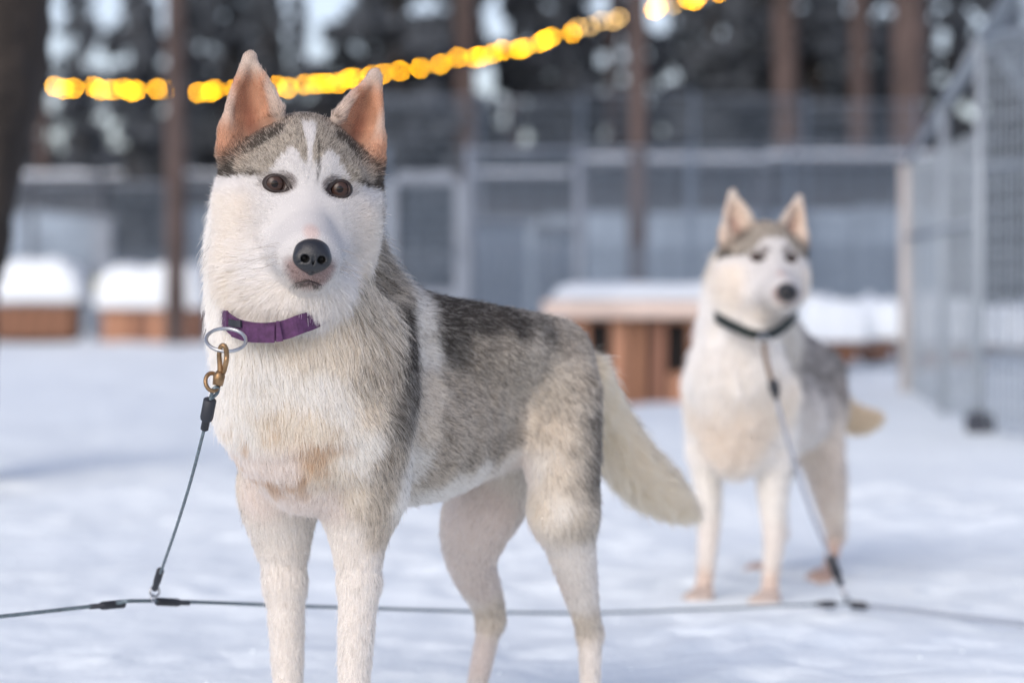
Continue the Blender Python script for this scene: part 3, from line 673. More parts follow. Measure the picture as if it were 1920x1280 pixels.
def make_fur(name, V, Q, N, A, coat, count, dens, parent, width=.00026, clumpr=.010, lscale=1.0, keep=None, npt=5):
    T = np.concatenate([Q[:, [0, 1, 2]], Q[:, [0, 2, 3]]]); ar = np.linalg.norm(np.cross(V[T[:, 1]] - V[T[:, 0]], V[T[:, 2]] - V[T[:, 0]]), axis=1)
    ar = ar * dens[T].mean(1); c = np.cumsum(ar); ti = np.searchsorted(c, rng.random(count) * c[-1]); t = T[np.minimum(ti, len(T) - 1)]
    r1 = np.sqrt(rng.random(count)); r2 = rng.random(count); wb = np.stack([1 - r1, r1 * (1 - r2), r1 * r2], 1)
    I = lambda X_: (X_[t] * (wb[:, :, None] if X_.ndim == 2 else wb)).sum(1)
    P = I(V); n = nrm(I(N)); a = {k: I(v) for k, v in A.items()}
    if keep is not None:
        ok = keep(P); P, n = P[ok], n[ok]; a = {k: v[ok] for k, v in a.items()}
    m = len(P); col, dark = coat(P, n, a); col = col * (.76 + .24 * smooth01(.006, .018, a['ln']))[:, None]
    fl = a['flow']; fl = nrm(fl - n * (fl * n).sum(1, keepdims=True))
    sw = np.stack([vnoise(P, 26, s) - .5 for s in (21, 22, 23)], 1) * .7 + np.stack([vnoise(P, 70, s) - .5 for s in (24, 25, 26)], 1) * .7
    amp = np.clip(a['ln'] / .03, .12, 1.0)[:, None] * (1 - .75 * a['leg'])[:, None]
    fl = fl + sw * amp + rng.normal(size=(m, 3)) * .13; fl = nrm(fl - n * (fl * n).sum(1, keepdims=True) * .9)
    fly = rng.random(m) < .06 * (1 - .85 * np.clip(a['head'] + a['ear'], 0, 1)); L = a['ln'] * lscale * rng.uniform(.62, 1.12, m) * np.where(fly, 1.35, 1); s = np.linspace(0, 1, npt); li = np.clip(a['lift'] * rng.uniform(.7, 1.35, m) * np.where(fly, 1.9, 1), .05, .9)
    d0 = nrm(n * (li[:, None] + .25) + fl * (1 - li[:, None])); d1 = nrm(n * (li[:, None] * .55) + fl)
    pts = P[:, None] - n[:, None] * .0012 + L[:, None, None] * (d0[:, None] * (s - .5 * s * s)[None, :, None] + d1[:, None] * (.5 * s * s)[None, :, None] * 1.0)
    pts[:, :, 2] -= (L * .12)[:, None] * (s ** 2)[None]
    # clumps: tips lean to the tip of a nearby guide hair
    gsel = rng.permutation(m)[: max(50, int(m / 16))]
    from mathutils.kdtree import KDTree
    kd = KDTree(len(gsel))
    for i, gi in enumerate(gsel): kd.insert(P[gi], i)
    kd.balance(); near = np.fromiter((kd.find(p)[1] for p in P), int, m); gi = gsel[near]
    ca = (.08 + .34 * np.clip((a['ln'] - .008) / .022, 0, 1)) * rng.uniform(.6, 1.1, m)
    pts += ((pts[gi] - pts) * (ca[:, None] * s[None] ** 1.5)[:, :, None])
    pts += rng.normal(size=(m, 1, 3)) * (L * .05)[:, None, None] * s[None, :, None]
    cn = vnoise(P, 230, 31) - .5; cn2 = vnoise(P, 55, 32) - .5; grd = _hash(gi, gi * 7 + 1, gi * 3, 5) - .5
    mid = 4 * dark * (1 - dark)
    pd = np.clip(dark + mid * (.55 * cn + .16 * cn2 + .2 * grd), 0, 1); isd = rng.random(m) < pd
    br = (1 + rng.normal(size=m) * .08 + cn2 * .06 + grd * .10)[:, None]
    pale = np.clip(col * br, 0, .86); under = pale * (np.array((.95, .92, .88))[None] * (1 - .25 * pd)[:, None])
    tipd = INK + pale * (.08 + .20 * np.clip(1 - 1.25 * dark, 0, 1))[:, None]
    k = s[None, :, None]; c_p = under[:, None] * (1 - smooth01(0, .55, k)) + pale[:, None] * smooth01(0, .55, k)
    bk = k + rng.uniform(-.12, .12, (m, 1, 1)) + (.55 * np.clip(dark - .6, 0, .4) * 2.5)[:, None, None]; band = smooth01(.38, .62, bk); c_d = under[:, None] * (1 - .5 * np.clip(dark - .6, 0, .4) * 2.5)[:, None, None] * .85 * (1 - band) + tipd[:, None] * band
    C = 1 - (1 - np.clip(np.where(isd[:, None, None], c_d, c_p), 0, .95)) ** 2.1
    hc = bpy.data.hair_curves.new(name); hc.add_curves([npt] * m)
    hc.attributes['position'].data.foreach_set('vector', pts.astype(np.float32).ravel())
    rad = hc.attributes.new('radius', 'FLOAT', 'POINT') if 'radius' not in hc.attributes else hc.attributes['radius']
    wl = width * (.8 + .5 * np.clip(a['ln'] / .03, 0, 1)) * rng.uniform(.7, 1.2, m)
    rad.data.foreach_set('value', (wl[:, None] * (1 - .8 * s[None] ** 1.6)).astype(np.float32).ravel())
    at = hc.attributes.new('coat', 'FLOAT_COLOR', 'POINT')
    at.data.foreach_set('color', np.concatenate([C, np.ones((m, npt, 1))], 2).astype(np.float32).ravel())
    hc.materials.append(FURM); o = bpy.data.objects.new(name, hc); COL.objects.link(o); o.parent = parent
    return o

def fur_material():
    m = bpy.data.materials.new('fur_strand'); m.use_nodes = True; t = m.node_tree; b = t.nodes['Principled BSDF']; out = t.nodes['Material Output']
    a = t.nodes.new('ShaderNodeAttribute'); a.attribute_name = 'coat'; t.links.new(a.outputs['Color'], b.inputs['Base Color'])
    b.inputs['Roughness'].default_value = .55; b.inputs['Specular IOR Level'].default_value = .25
    tr = t.nodes.new('ShaderNodeBsdfTranslucent'); t.links.new(a.outputs['Color'], tr.inputs[0]); mx = t.nodes.new('ShaderNodeMixShader'); mx.inputs[0].default_value = .48
    t.links.new(b.outputs[0], mx.inputs[1]); t.links.new(tr.outputs[0], mx.inputs[2]); t.links.new(mx.outputs[0], out.inputs[0]); return m
FURM = fur_material()
SKIN = mat('coat_base', (.7, .6, .5), .9, attr='coat', spec=.1)
NOSE = mat('wet_nose', (.011, .012, .015), .36, bump=(700, .55, .0012), spec=.6)
RIM = mat('eyelid_skin', (.022, .013, .011), .45, spec=.4)
EYEW = mat('eye_white', (.15, .10, .085), .15, spec=.3); IRIS = mat('iris_brown', (.045, .024, .018), .06, spec=.3); IRISD = mat('iris_edge', (.014, .008, .007), .12, spec=.22); PUP = mat('pupil_black', (.006, .004, .004), .06, spec=.3)
LIP = mat('lip_skin', (.03, .018, .017), .5); INNER = mat('nostril_shade', (.004, .004, .004), .6)

def body_mesh(V, Q, N, A, coat, parent):
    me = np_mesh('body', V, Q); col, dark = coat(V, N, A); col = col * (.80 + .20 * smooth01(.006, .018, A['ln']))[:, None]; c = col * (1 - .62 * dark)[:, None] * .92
    at = me.color_attributes.new('coat', 'FLOAT_COLOR', 'POINT'); at.data.foreach_set('color', np.concatenate([c, np.ones((len(V), 1))], 1).astype(np.float32).ravel())
    return link('body', me, SKIN, parent, True)

def cap_disc(H, c, R, th0, th1, name, m, parent, nr=8, ns=32, ax=(0, 0, 1)):
    """part of a sphere round the gaze axis"""
    v = []; f = []; ax = nrm(np.array(ax, float)); e1 = nrm(np.cross((0, 1, 0), ax)); e2 = np.cross(ax, e1)
    for i in range(nr + 1):
        th = th0 + (th1 - th0) * i / nr
        for k in range(ns):
            ph = 2 * math.pi * k / ns; v.append(H.W(*(np.array(c) + R * (math.sin(th) * (math.cos(ph) * e1 + math.sin(ph) * e2) + math.cos(th) * ax))))
    for i in range(nr):
        for k in range(ns): f.append((i * ns + k, (i + 1) * ns + k, (i + 1) * ns + (k + 1) % ns, i * ns + (k + 1) % ns))
    b = MB(); b.add(v, f); return b.build(name, m, parent, True)

def face_parts(H, t, whisk=True, squint=1.0, skin=None):
    look = nrm(H.L(np.array([[0, 0, CAM_Z]]))[0]) * .85 + np.array((0, 0, .15)) if H.sc == 1 else np.array((0, 0, 1.))
    for sg in (-1, 1):
        c = (sg * .0398, 0, -.0015); R = .0165
        e = cap_disc(H, c, R, .0001, math.pi * .95, 'eye', EYEW, t, 22)
        cap_disc(H, c, R + .00025, .0001, .66, 'iris', IRIS, e, 10, ax=look); cap_disc(H, c, R + .0004, .60, .72, 'iris_edge', IRISD, e, 3, ax=look); cap_disc(H, c, R + .0005, .0001, .25, 'pupil', PUP, e, 6, ax=look)
        # lids: a soft rolled rim round an almond opening, longer and lower at the nose side
        ns = 44; v = []; f = []; prof = [(.84, -.0012), (.87, .0006), (.94, .0013), (1.06, .0021), (1.13, .0017), (1.21, .0002), (1.30, -.0035)]
        for (sc_, dz) in prof:
            for k in range(ns):
                q = 2 * math.pi * k / ns; x = math.cos(q); y = math.sin(q); inner = x < 0
                uu_ = x * (.0160 if inner else .0130) * sc_; vv_ = (y * (.0106 if y > 0 else .0100) * squint) * (1 - .45 * max(0, -x) ** 3) * sc_
                if inner: vv_ -= .0035 * (-x) ** 2.2
                rr = min(math.hypot(uu_, vv_), R * .985); zz = c[2] + math.sqrt(R * R - rr * rr)
                if inner: zz = zz + (max(.0165 + c[2], zz) - zz) * (-x) ** 2.5
                hit = skin.ray_cast(Vector((c[0] + sg * uu_, c[1] + vv_, .2)), Vector((0, 0, -1)))[0]; zs = hit[2] + .0007 if hit is not None and sc_ > 1 else -1
                v.append(H.W(c[0] + sg * uu_, c[1] + vv_, max(max(zz, c[2] + .0045) + dz, zs - (.003 if sc_ > 1.25 else 0))))
        for i in range(len(prof) - 1):
            for k in range(ns):
                a = (i * ns + k, i * ns + (k + 1) % ns, (i + 1) * ns + (k + 1) % ns, (i + 1) * ns + k); f.append(a if sg < 0 else a[::-1])
        b = MB(); b.add(v, f); b.build('eyelid', RIM, e, True)
    # nose pad
    n = Body(); I3 = H.R; c = np.array((0, -.086, .098)); g = lambda u, v_, w_: H.W(*(c + np.array((u, v_, w_))))
    f = H.sc
    n.ell(g(0, .004, -.004), I3, np.array((.0215, .0165, .0165)) * f, .006); n.ell(g(0, -.006, .001), I3, np.array((.0185, .0155, .013)) * f, .008)
    for sg in (-1, 1): n.ell(g(sg * .0128, -.004, .002), I3, np.array((.0098, .0098, .0095)) * f, .006)
    n.cone(g(0, -.012, .005), g(0, -.021, -.002), .0036 * f, .0026 * f, .005)
    for sg in (-1, 1):
        n.cut.append(dict(t='c', a=g(sg * .0092, -.0055, .016), b=g(sg * .0106, -.0035, .0065), ra=.0052 * f, rb=.004 * f, k=.002))
        n.cut.append(dict(t='c', a=g(sg * .0105, -.0085, .0145), b=g(sg * .0185, -.0105, .008), ra=.0017 * f, rb=.0012 * f, k=.002))
    n.cut.append(dict(t='c', a=g(0, -.001, .0172), b=g(0, -.026, .000), ra=.0012 * f, rb=.0012 * f, k=.003))
    Vn, Qn = n.mesh(.0009 * f); no = link('nose', np_mesh('nose', Vn, Qn), NOSE, t, True); no.data.materials.append(INNER)
    cl = H.L(Vn)[Qn].mean(1) - c; deep = ((np.abs(cl[:, 0]) - .0100) ** 2 + (cl[:, 1] + .0045) ** 2 < .0050 ** 2) & (cl[:, 2] < .0122 - 18 * (np.abs(cl[:, 0]) - .01) ** 2)  # faces inside the nose holes turn near-black, their shade put into the material
    no.data.polygons.foreach_set('material_index', deep.astype(np.int32))
    lp = [H.W(u, -.1155 - abs(u) * .28, .0835 - 16 * u * u) for u in np.linspace(-.016, .016, 13)]
    MB().tube(lp, [  .0014 * f * (1 - .6 * abs(k - 6) / 6) for k in range(13)], 6).build('lip', LIP, t, True)
    if whisk:
        m = 22; npt = 6; pp = np.zeros((m, npt, 3)); s = np.linspace(0, 1, npt)
        for i in range(m):
            sg = -1 if i % 2 else 1; b = np.array((sg * rng.uniform(.024, .037), rng.uniform(-.102, -.072), rng.uniform(.055, .078))); d = np.array((sg * .9, rng.uniform(-.5, .15), rng.uniform(-.1, .3)))
            L = rng.uniform(.03, .06); q = b + np.outer(s * L, d / np.linalg.norm(d)); q[:, 1] -= s ** 2 * L * .25
            pp[i] = H.o + H.sc * (q @ H.R)
        hc = bpy.data.hair_curves.new('whiskers'); hc.add_curves([npt] * m); hc.attributes['position'].data.foreach_set('vector', pp.astype(np.float32).ravel())
        rad = hc.attributes.new('radius', 'FLOAT', 'POINT') if 'radius' not in hc.attributes else hc.attributes['radius']; rad.data.foreach_set('value', np.tile(.00028 * (1 - .8 * s), m).astype(np.float32))
        hc.materials.append(mat('whisker', (.35, .3, .27), .4)); o = bpy.data.objects.new('whiskers', hc); COL.objects.link(o); o.parent = t

def eye_keep(H):
    def f(P):
        L = H.L(P); a = np.abs(L[:, 0]) - .0385; e = (a / np.where(a < 0, .0160, .0146)) ** 2 + ((L[:, 1] + .001) / .0116) ** 2; front = L[:, 2] > -.03
        nz = (L[:, 0] / .0195) ** 2 + ((L[:, 1] + .088) / .018) ** 2 + ((L[:, 2] - .094) / .017) ** 2
        return ~((e < 1) & front) & (nz > 1)
    return f

def paw(B, c, h, w_, parent_flow=(0, 0, -1), s=1.0):
    """four toes and a pad; c is the ankle end, h forward, w_ sideways"""
    for k, x in enumerate((-1.5, -.5, .5, 1.5)):
        a = c + w_ * x * .011 * s + h * .008 * s; e = c + w_ * x * .0155 * s + h * (.048 if abs(x) < 1 else .036) * s
        a = np.array((a[0], a[1], c[2])); e = np.array((e[0], e[1], c[2] - .006 * s)); B.cone(a, e, .015 * s, .0125 * s, .01, flow=h * .6 + np.array((0, 0, -.5)), ln=.008, lift=.2, tg='leg')

def finish_dog(B, H, S, h, res, coat, count, dens, label, name, category, group=None, **fk):
    t = empty('husky', (S[0], S[1], 0)); tag(t, label, category, group)
    V, Q = B.mesh(res); N = vnormals(V, Q); A = region_attr(B, V, N, H)
    off = np.array((S[0], S[1], 0.))
    b = body_mesh(V, Q, N, A, coat, t); f_ = make_fur('fur', V, Q, N, A, coat, count, dens(V, A), t, keep=eye_keep(H), **fk)
    from mathutils.bvhtree import BVHTree
    hs_ = np.linalg.norm(V - H.o, axis=1) < .2; qs = Q[hs_[Q].all(1)]; Lh = H.L(V); skin = BVHTree.FromPolygons([tuple(x) for x in Lh], [tuple(x) for x in qs])
    face_parts(H, t, skin=skin, squint=.93 if H.sc == 1 else .6)
    for o in t.children: o.location = -off
    return t

# ---- near dog
h1 = np.array((-math.sin(math.radians(38)), -math.cos(math.radians(38)), 0)); l1 = np.array((math.cos(math.radians(38)), -math.sin(math.radians(38)), 0)); S1 = np.array((-.245, 3.12, 0))
def px(B_, pts, k=.03, **kw):
    B_.chain([(U(a, b, Y), r * Y / FPX) for a, b, Y, r in pts], k, **kw)
def near_dog():
    B = Body(); back = -h1 + np.array((0, 0, -.35)); H = Head(U(576, 350, 2.95), 12, 4.2, 0)
    px(B, [(720, 610, 3.16, 70), (900, 648, 3.30, 78), (1030, 674, 3.45, 79)], .05, flow=back, ln=.015, lift=.18)
    px(B, [(575, 745, 3.05, 132), (745, 800, 3.22, 143), (885, 795, 3.36, 100), (985, 775, 3.45, 78)], .05, flow=back, ln=.016, lift=.18)
    px(B, [(560, 790, 3.03, 122), (572, 880, 3.05, 74)], .06, flow=(0, 0, -1), ln=.014, lift=.2, tg='ruff')
    px(B, [(680, 660, 3.08, 80), (690, 800, 3.03, 70), (688, 930, 3.08, 46)], .05, flow=back + np.array((0, 0, -1.0)), ln=.017, lift=.18)
    px(B, [(510, 760, 3.10, 62), (525, 930, 3.16, 46)], .05, flow=(0, 0, -1), ln=.014, lift=.2)
    # neck and ruff
    px(B, [(600, 430, 3.10, 88), (686, 585, 3.16, 74), (760, 645, 3.24, 66)], .04, flow=back, ln=.034, lift=.26, tg='ruff')
    px(B, [(497, 400, 3.11, 92), (498, 490, 3.06, 105), (510, 640, 3.00, 108), (540, 740, 3.02, 112)], .04, flow=(0.1, 0, -1), ln=.023, lift=.2, tg='ruff')
    px(B, [(600, 560, 3.02, 95), (640, 660, 3.04, 100)], .04, flow=(.35, 0, -1), ln=.028, lift=.2, tg='ruff')
    px(B, [(500, 505, 2.972, 78), (560, 540, 2.938, 54), (598, 526, 2.953, 48)], .03, flow=(-.1, -.2, -1), ln=.030, lift=.34, tg='head')
    # fore legs
    L = dict(tg='leg', ln=.012, lift=.16)
    px(B, [(684, 930, 3.08, 52), (672, 1000, 3.08, 46), (674, 1090, 3.075, 36)], .05, **L)
    px(B, [(674, 1090, 3.075, 36), (667, 1200, 3.07, 32), (663, 1300, 3.07, 27), (660, 1385, 3.065, 27), (656, 1420, 3.05, 30)], .015, **L); paw(B, U(656, 1424, 3.04), h1, l1)
    px(B, [(519, 920, 3.15, 56), (527, 1000, 3.17, 48), (534, 1090, 3.17, 36)], .05, **L)
    px(B, [(534, 1090, 3.17, 36), (538, 1200, 3.17, 31), (540, 1290, 3.17, 26), (538, 1360, 3.165, 26), (534, 1394, 3.15, 29)], .015, **L); paw(B, U(533, 1398, 3.14), h1, l1)
    # hind legs
    T = dict(ln=.017, lift=.16)
    px(B, [(1050, 740, 3.40, 72), (1056, 850, 3.36, 66), (1057, 960, 3.35, 58)], .04, flow=back + np.array((0, 0, -1.2)), **T)
    px(B, [(1057, 960, 3.35, 58), (1076, 1050, 3.38, 41), (1096, 1140, 3.43, 27), (1106, 1185, 3.46, 22)], .02, **L)
    px(B, [(1106, 1185, 3.46, 22), (1106, 1280, 3.45, 18), (1104, 1320, 3.43, 22)], .012, **L); paw(B, U(1102, 1322, 3.42), h1, l1)
    px(B, [(990, 800, 3.50, 66), (920, 930, 3.46, 72), (893, 980, 3.45, 66), (884, 1050, 3.48, 46), (914, 1130, 3.53, 30), (920, 1160, 3.54, 25)], .03, **L)
    px(B, [(920, 1160, 3.54, 23), (908, 1220, 3.53, 20), (895, 1280, 3.51, 18), (888, 1305, 3.50, 22)], .012, **L); paw(B, U(885, 1307, 3.49), h1, l1)
    px(B, [(1100, 700, 3.52, 30), (1135, 780, 3.60, 33), (1180, 862, 3.66, 41), (1238, 918, 3.72, 35), (1288, 952, 3.76, 11)], .03, tg='tail', ln=.036, lift=.26)
    add_head(B, H)
    return B, H
COAT_NEAR = [  # forward, |left|, up, pale colour, dark share
 (0.193, 0.033, 0.496, 0.78, 0.74, 0.68, 0), (0.176, 0.088, 0.51, 0.78, 0.74, 0.68, 0.03), (0.133, 0.119, 0.496, 0.78, 0.74, 0.68, 0.02), (0.182, 0.03, 0.443, 0.78, 0.74, 0.68, 0), (0.171, 0.083, 0.451, 0.72, 0.64, 0.54, 0.04),
 (0.133, 0.118, 0.444, 0.72, 0.64, 0.54, 0.02), (0.109, 0.131, 0.47, 0.78, 0.74, 0.68, 0.04), (0.085, 0.128, 0.41, 0.78, 0.74, 0.68, 0.0), (0.156, 0.032, 0.396, 0.76, 0.67, 0.61, 0), (0.144, 0.076, 0.398, 0.76, 0.67, 0.61, 0.02),
 (0.125, 0.102, 0.404, 0.66, 0.5, 0.36, 0.05), (0.1, 0.106, 0.39, 0.72, 0.64, 0.54, 0.02), (0.065, 0.065, 0.346, 0.76, 0.67, 0.61, 0), (0.102, 0.036, 0.347, 0.76, 0.67, 0.61, 0), (0.066, 0.066, 0.34, 0.76, 0.67, 0.61, 0.02),
 (0.05, 0.105, 0.354, 0.72, 0.64, 0.54, 0.06), (0.183, 0.014, 0.56, 0.78, 0.74, 0.68, 0), (0.188, 0.0, 0.587, 0.78, 0.74, 0.68, 0), (0.195, 0.044, 0.6, 0.78, 0.74, 0.68, 0), (0.132, 0.118, 0.574, 0.72, 0.64, 0.54, 0.05),
 (0.103, 0.126, 0.548, 0.72, 0.64, 0.54, 0.1), (0.154, 0.102, 0.542, 0.72, 0.64, 0.54, 0.03), (0.068, 0.138, 0.554, 0.58, 0.525, 0.45, 0.288), (0.078, 0.132, 0.587, 0.58, 0.525, 0.45, 0.304), (0.092, 0.13, 0.567, 0.72, 0.64, 0.54, 0.24),
 (0.047, 0.134, 0.58, 0.58, 0.525, 0.45, 0.32), (-0.027, 0.078, 0.61, 0.565, 0.5, 0.42, 0.496), (-0.019, 0.073, 0.631, 0.565, 0.5, 0.42, 0.496), (0.018, 0.13, 0.573, 0.58, 0.525, 0.45, 0.32), (0.182, 0.0, 0.771, 0.3, 0.28, 0.25, 0.85),
 (0.175, 0.004, 0.759, 0.3, 0.28, 0.25, 0.9), (0.174, 0.013, 0.737, 0.78, 0.74, 0.68, 0), (0.112, 0.079, 0.716, 0.78, 0.74, 0.68, 0), (-0.038, 0.101, 0.573, 0.3, 0.28, 0.25, 0.88), (-0.01, 0.137, 0.533, 0.3, 0.28, 0.25, 0.86),
 (0.001, 0.146, 0.493, 0.3, 0.28, 0.25, 0.64), (0.033, 0.157, 0.455, 0.3, 0.28, 0.25, 0.56), (0.05, 0.149, 0.508, 0.565, 0.5, 0.42, 0.368), (0.07, 0.145, 0.495, 0.58, 0.525, 0.45, 0.272), (0.072, 0.146, 0.469, 0.72, 0.64, 0.54, 0.24),
 (0.072, 0.142, 0.423, 0.78, 0.74, 0.68, 0.1), (0.039, 0.148, 0.408, 0.565, 0.5, 0.42, 0.44), (0.027, 0.125, 0.36, 0.565, 0.5, 0.42, 0.36), (0.022, 0.111, 0.332, 0.565, 0.5, 0.42, 0.24), (-0.086, 0.088, 0.579, 0.78, 0.74, 0.68, 0.18),
 (-0.109, 0.09, 0.531, 0.78, 0.74, 0.68, 0.14), (-0.098, 0.107, 0.483, 0.72, 0.64, 0.54, 0.18), (-0.07, 0.117, 0.436, 0.72, 0.64, 0.54, 0.2), (-0.06, 0.103, 0.388, 0.78, 0.74, 0.68, 0.14), (-0.011, 0.123, 0.351, 0.78, 0.74, 0.68, 0.08),
 (-0.138, 0.093, 0.544, 0.3, 0.28, 0.25, 0.83), (-0.137, 0.099, 0.488, 0.565, 0.5, 0.42, 0.496), (-0.114, 0.115, 0.441, 0.565, 0.5, 0.42, 0.4), (-0.107, 0.106, 0.392, 0.565, 0.5, 0.42, 0.32), (-0.155, 0.091, 0.572, 0.3, 0.28, 0.25, 0.84),
 (-0.213, 0.09, 0.577, 0.3, 0.28, 0.25, 0.84), (-0.282, 0.091, 0.571, 0.3, 0.28, 0.25, 0.83), (-0.359, 0.087, 0.562, 0.3, 0.28, 0.25, 0.576), (-0.398, 0.095, 0.54, 0.565, 0.5, 0.42, 0.48), (-0.416, 0.107, 0.518, 0.565, 0.5, 0.42, 0.4),
 (-0.414, 0.124, 0.488, 0.565, 0.5, 0.42, 0.48), (-0.153, 0.093, 0.53, 0.3, 0.28, 0.25, 0.64), (-0.203, 0.099, 0.529, 0.565, 0.5, 0.42, 0.576), (-0.254, 0.103, 0.528, 0.565, 0.5, 0.42, 0.44), (-0.314, 0.102, 0.52, 0.58, 0.525, 0.45, 0.36),
 (-0.371, 0.106, 0.504, 0.58, 0.525, 0.45, 0.288), (-0.157, 0.099, 0.481, 0.565, 0.5, 0.42, 0.448), (-0.239, 0.087, 0.478, 0.565, 0.5, 0.42, 0.4), (-0.317, 0.082, 0.476, 0.58, 0.525, 0.45, 0.288), (-0.359, 0.105, 0.467, 0.58, 0.525, 0.45, 0.28),
 (-0.381, 0.13, 0.453, 0.58, 0.525, 0.45, 0.288), (-0.396, 0.14, 0.434, 0.3, 0.28, 0.25, 0.56), (-0.128, 0.114, 0.433, 0.565, 0.5, 0.42, 0.36), (-0.196, 0.104, 0.43, 0.565, 0.5, 0.42, 0.36), (-0.28, 0.083, 0.433, 0.58, 0.525, 0.45, 0.32),
 (-0.334, 0.087, 0.424, 0.72, 0.64, 0.54, 0.25), (-0.348, 0.122, 0.417, 0.72, 0.64, 0.54, 0.18), (-0.368, 0.144, 0.402, 0.58, 0.525, 0.45, 0.336), (-0.388, 0.15, 0.39, 0.3, 0.28, 0.25, 0.6), (-0.126, 0.098, 0.377, 0.565, 0.5, 0.42, 0.32),
 (-0.18, 0.098, 0.388, 0.565, 0.5, 0.42, 0.44), (-0.252, 0.087, 0.398, 0.565, 0.5, 0.42, 0.496), (-0.299, 0.077, 0.414, 0.565, 0.5, 0.42, 0.384), (-0.129, 0.058, 0.34, 0.78, 0.74, 0.68, 0.12), (-0.174, 0.076, 0.356, 0.78, 0.74, 0.68, 0.06),
 (-0.235, 0.072, 0.366, 0.78, 0.74, 0.68, 0.04), (-0.312, 0.058, 0.378, 0.78, 0.74, 0.68, 0.02), (-0.339, 0.074, 0.372, 0.76, 0.67, 0.61, 0), (-0.334, 0.097, 0.373, 0.78, 0.74, 0.68, 0.04), (-0.337, 0.122, 0.366, 0.72, 0.64, 0.54, 0.08),
 (-0.355, 0.145, 0.352, 0.58, 0.525, 0.45, 0.26), (-0.38, 0.152, 0.351, 0.3, 0.28, 0.25, 0.496), (-0.334, 0.129, 0.316, 0.78, 0.74, 0.68, 0.03), (-0.354, 0.15, 0.301, 0.58, 0.525, 0.45, 0.14), (-0.375, 0.154, 0.292, 0.58, 0.525, 0.45, 0.26),
 (-0.329, 0.109, 0.315, 0.72, 0.64, 0.54, 0), (-0.371, 0.124, 0.247, 0.76, 0.71, 0.655, 0.02), (-0.399, 0.13, 0.23, 0.76, 0.71, 0.655, 0.06), (-0.425, 0.102, 0.173, 0.76, 0.71, 0.655, 0.05), (-0.471, 0.082, 0.076, 0.76, 0.71, 0.655, 0.03),
 (-0.342, 0.013, 0.3, 0.76, 0.67, 0.61, 0.05), (-0.329, 0.042, 0.296, 0.76, 0.67, 0.61, 0), (-0.356, 0.04, 0.23, 0.76, 0.67, 0.61, 0.1), (-0.406, 0.055, 0.186, 0.76, 0.67, 0.61, 0.12), (-0.444, 0.07, 0.143, 0.72, 0.64, 0.54, 0.2),
 (-0.432, 0.085, 0.081, 0.76, 0.67, 0.61, 0.05), (0.032, 0.089, 0.305, 0.76, 0.71, 0.655, 0.03), (0.015, 0.101, 0.304, 0.565, 0.5, 0.42, 0.18), (0.016, 0.092, 0.264, 0.76, 0.71, 0.655, 0.1), (0.027, 0.08, 0.203, 0.76, 0.71, 0.655, 0.04),
 (0.027, 0.079, 0.136, 0.76, 0.71, 0.655, 0.03), (0.029, 0.043, 0.297, 0.76, 0.71, 0.655, 0.0), (0.011, 0.05, 0.226, 0.76, 0.71, 0.655, 0), (0.004, 0.056, 0.12, 0.76, 0.71, 0.655, 0), (0.05, 0.065, 0.02, 0.76, 0.71, 0.655, 0.02),
 (-0.4, 0.07, 0.02, 0.76, 0.71, 0.655, 0.02), (-0.3, 0.07, 0.02, 0.76, 0.71, 0.655, 0.02), (0.02, 0.07, 0.02, 0.76, 0.71, 0.655, 0.02), (-0.25, 0, 0.3, 0.78, 0.74, 0.68, 0), (-0.4, 0, 0.36, 0.78, 0.74, 0.68, 0),
 (-0.1, 0, 0.3, 0.78, 0.74, 0.68, 0)]
def coat_near(B, H):
    st = dict(blaze=1.0, cap=1.0, dark=1.0, ear=(.57, .30, .19))
    def f(P, N, A):
        Lh = H.L(P); hc, hd = face_coat(Lh, A, N, H, st); d = P - S1
        F = np.stack([d @ h1, np.abs(d @ l1), P[:, 2]], 1); tl = A['tail'][:, None]
        bc, bd = body_coat(F, COAT_NEAR)
        ow = np.exp(-((P[:, 2] - .395) / .055) ** 2) * smooth01(.06, .13, F[:, 0]) * smooth01(.60, .74, vnoise(P * np.array((1, 1, 2.0)), 70, 41)); bc = bc * (1 - .75 * ow[:, None]) + ORANGE * .72 * .75 * ow[:, None]
        tc = np.array((.76, .655, .515)); tdk = .16 * smooth01(.0, .6, N[:, 2]); bc = bc * (1 - tl) + tc * tl; bd = bd * (1 - A['tail']) + tdk * A['tail']
        k = np.clip(A['head'] + A['ear'], 0, 1)[:, None]; k = smooth01(.25, .75, k)
        return bc * (1 - k) + hc * k, bd * (1 - k[:, 0]) + hd * k[:, 0]
    return f

B1, H1 = near_dog()
dens1 = lambda V, A: 1 + 1.9 * A['head'] + 1.0 * A['ear'] - .45 * A['leg'] - .2 * A['tail']
near = finish_dog(B1, H1, S1, h1, .0034, coat_near(B1, H1), 520000, dens1, 'alert grey and white husky with purple collar standing at the front', 'husky', 'dog', 'tethered huskies')

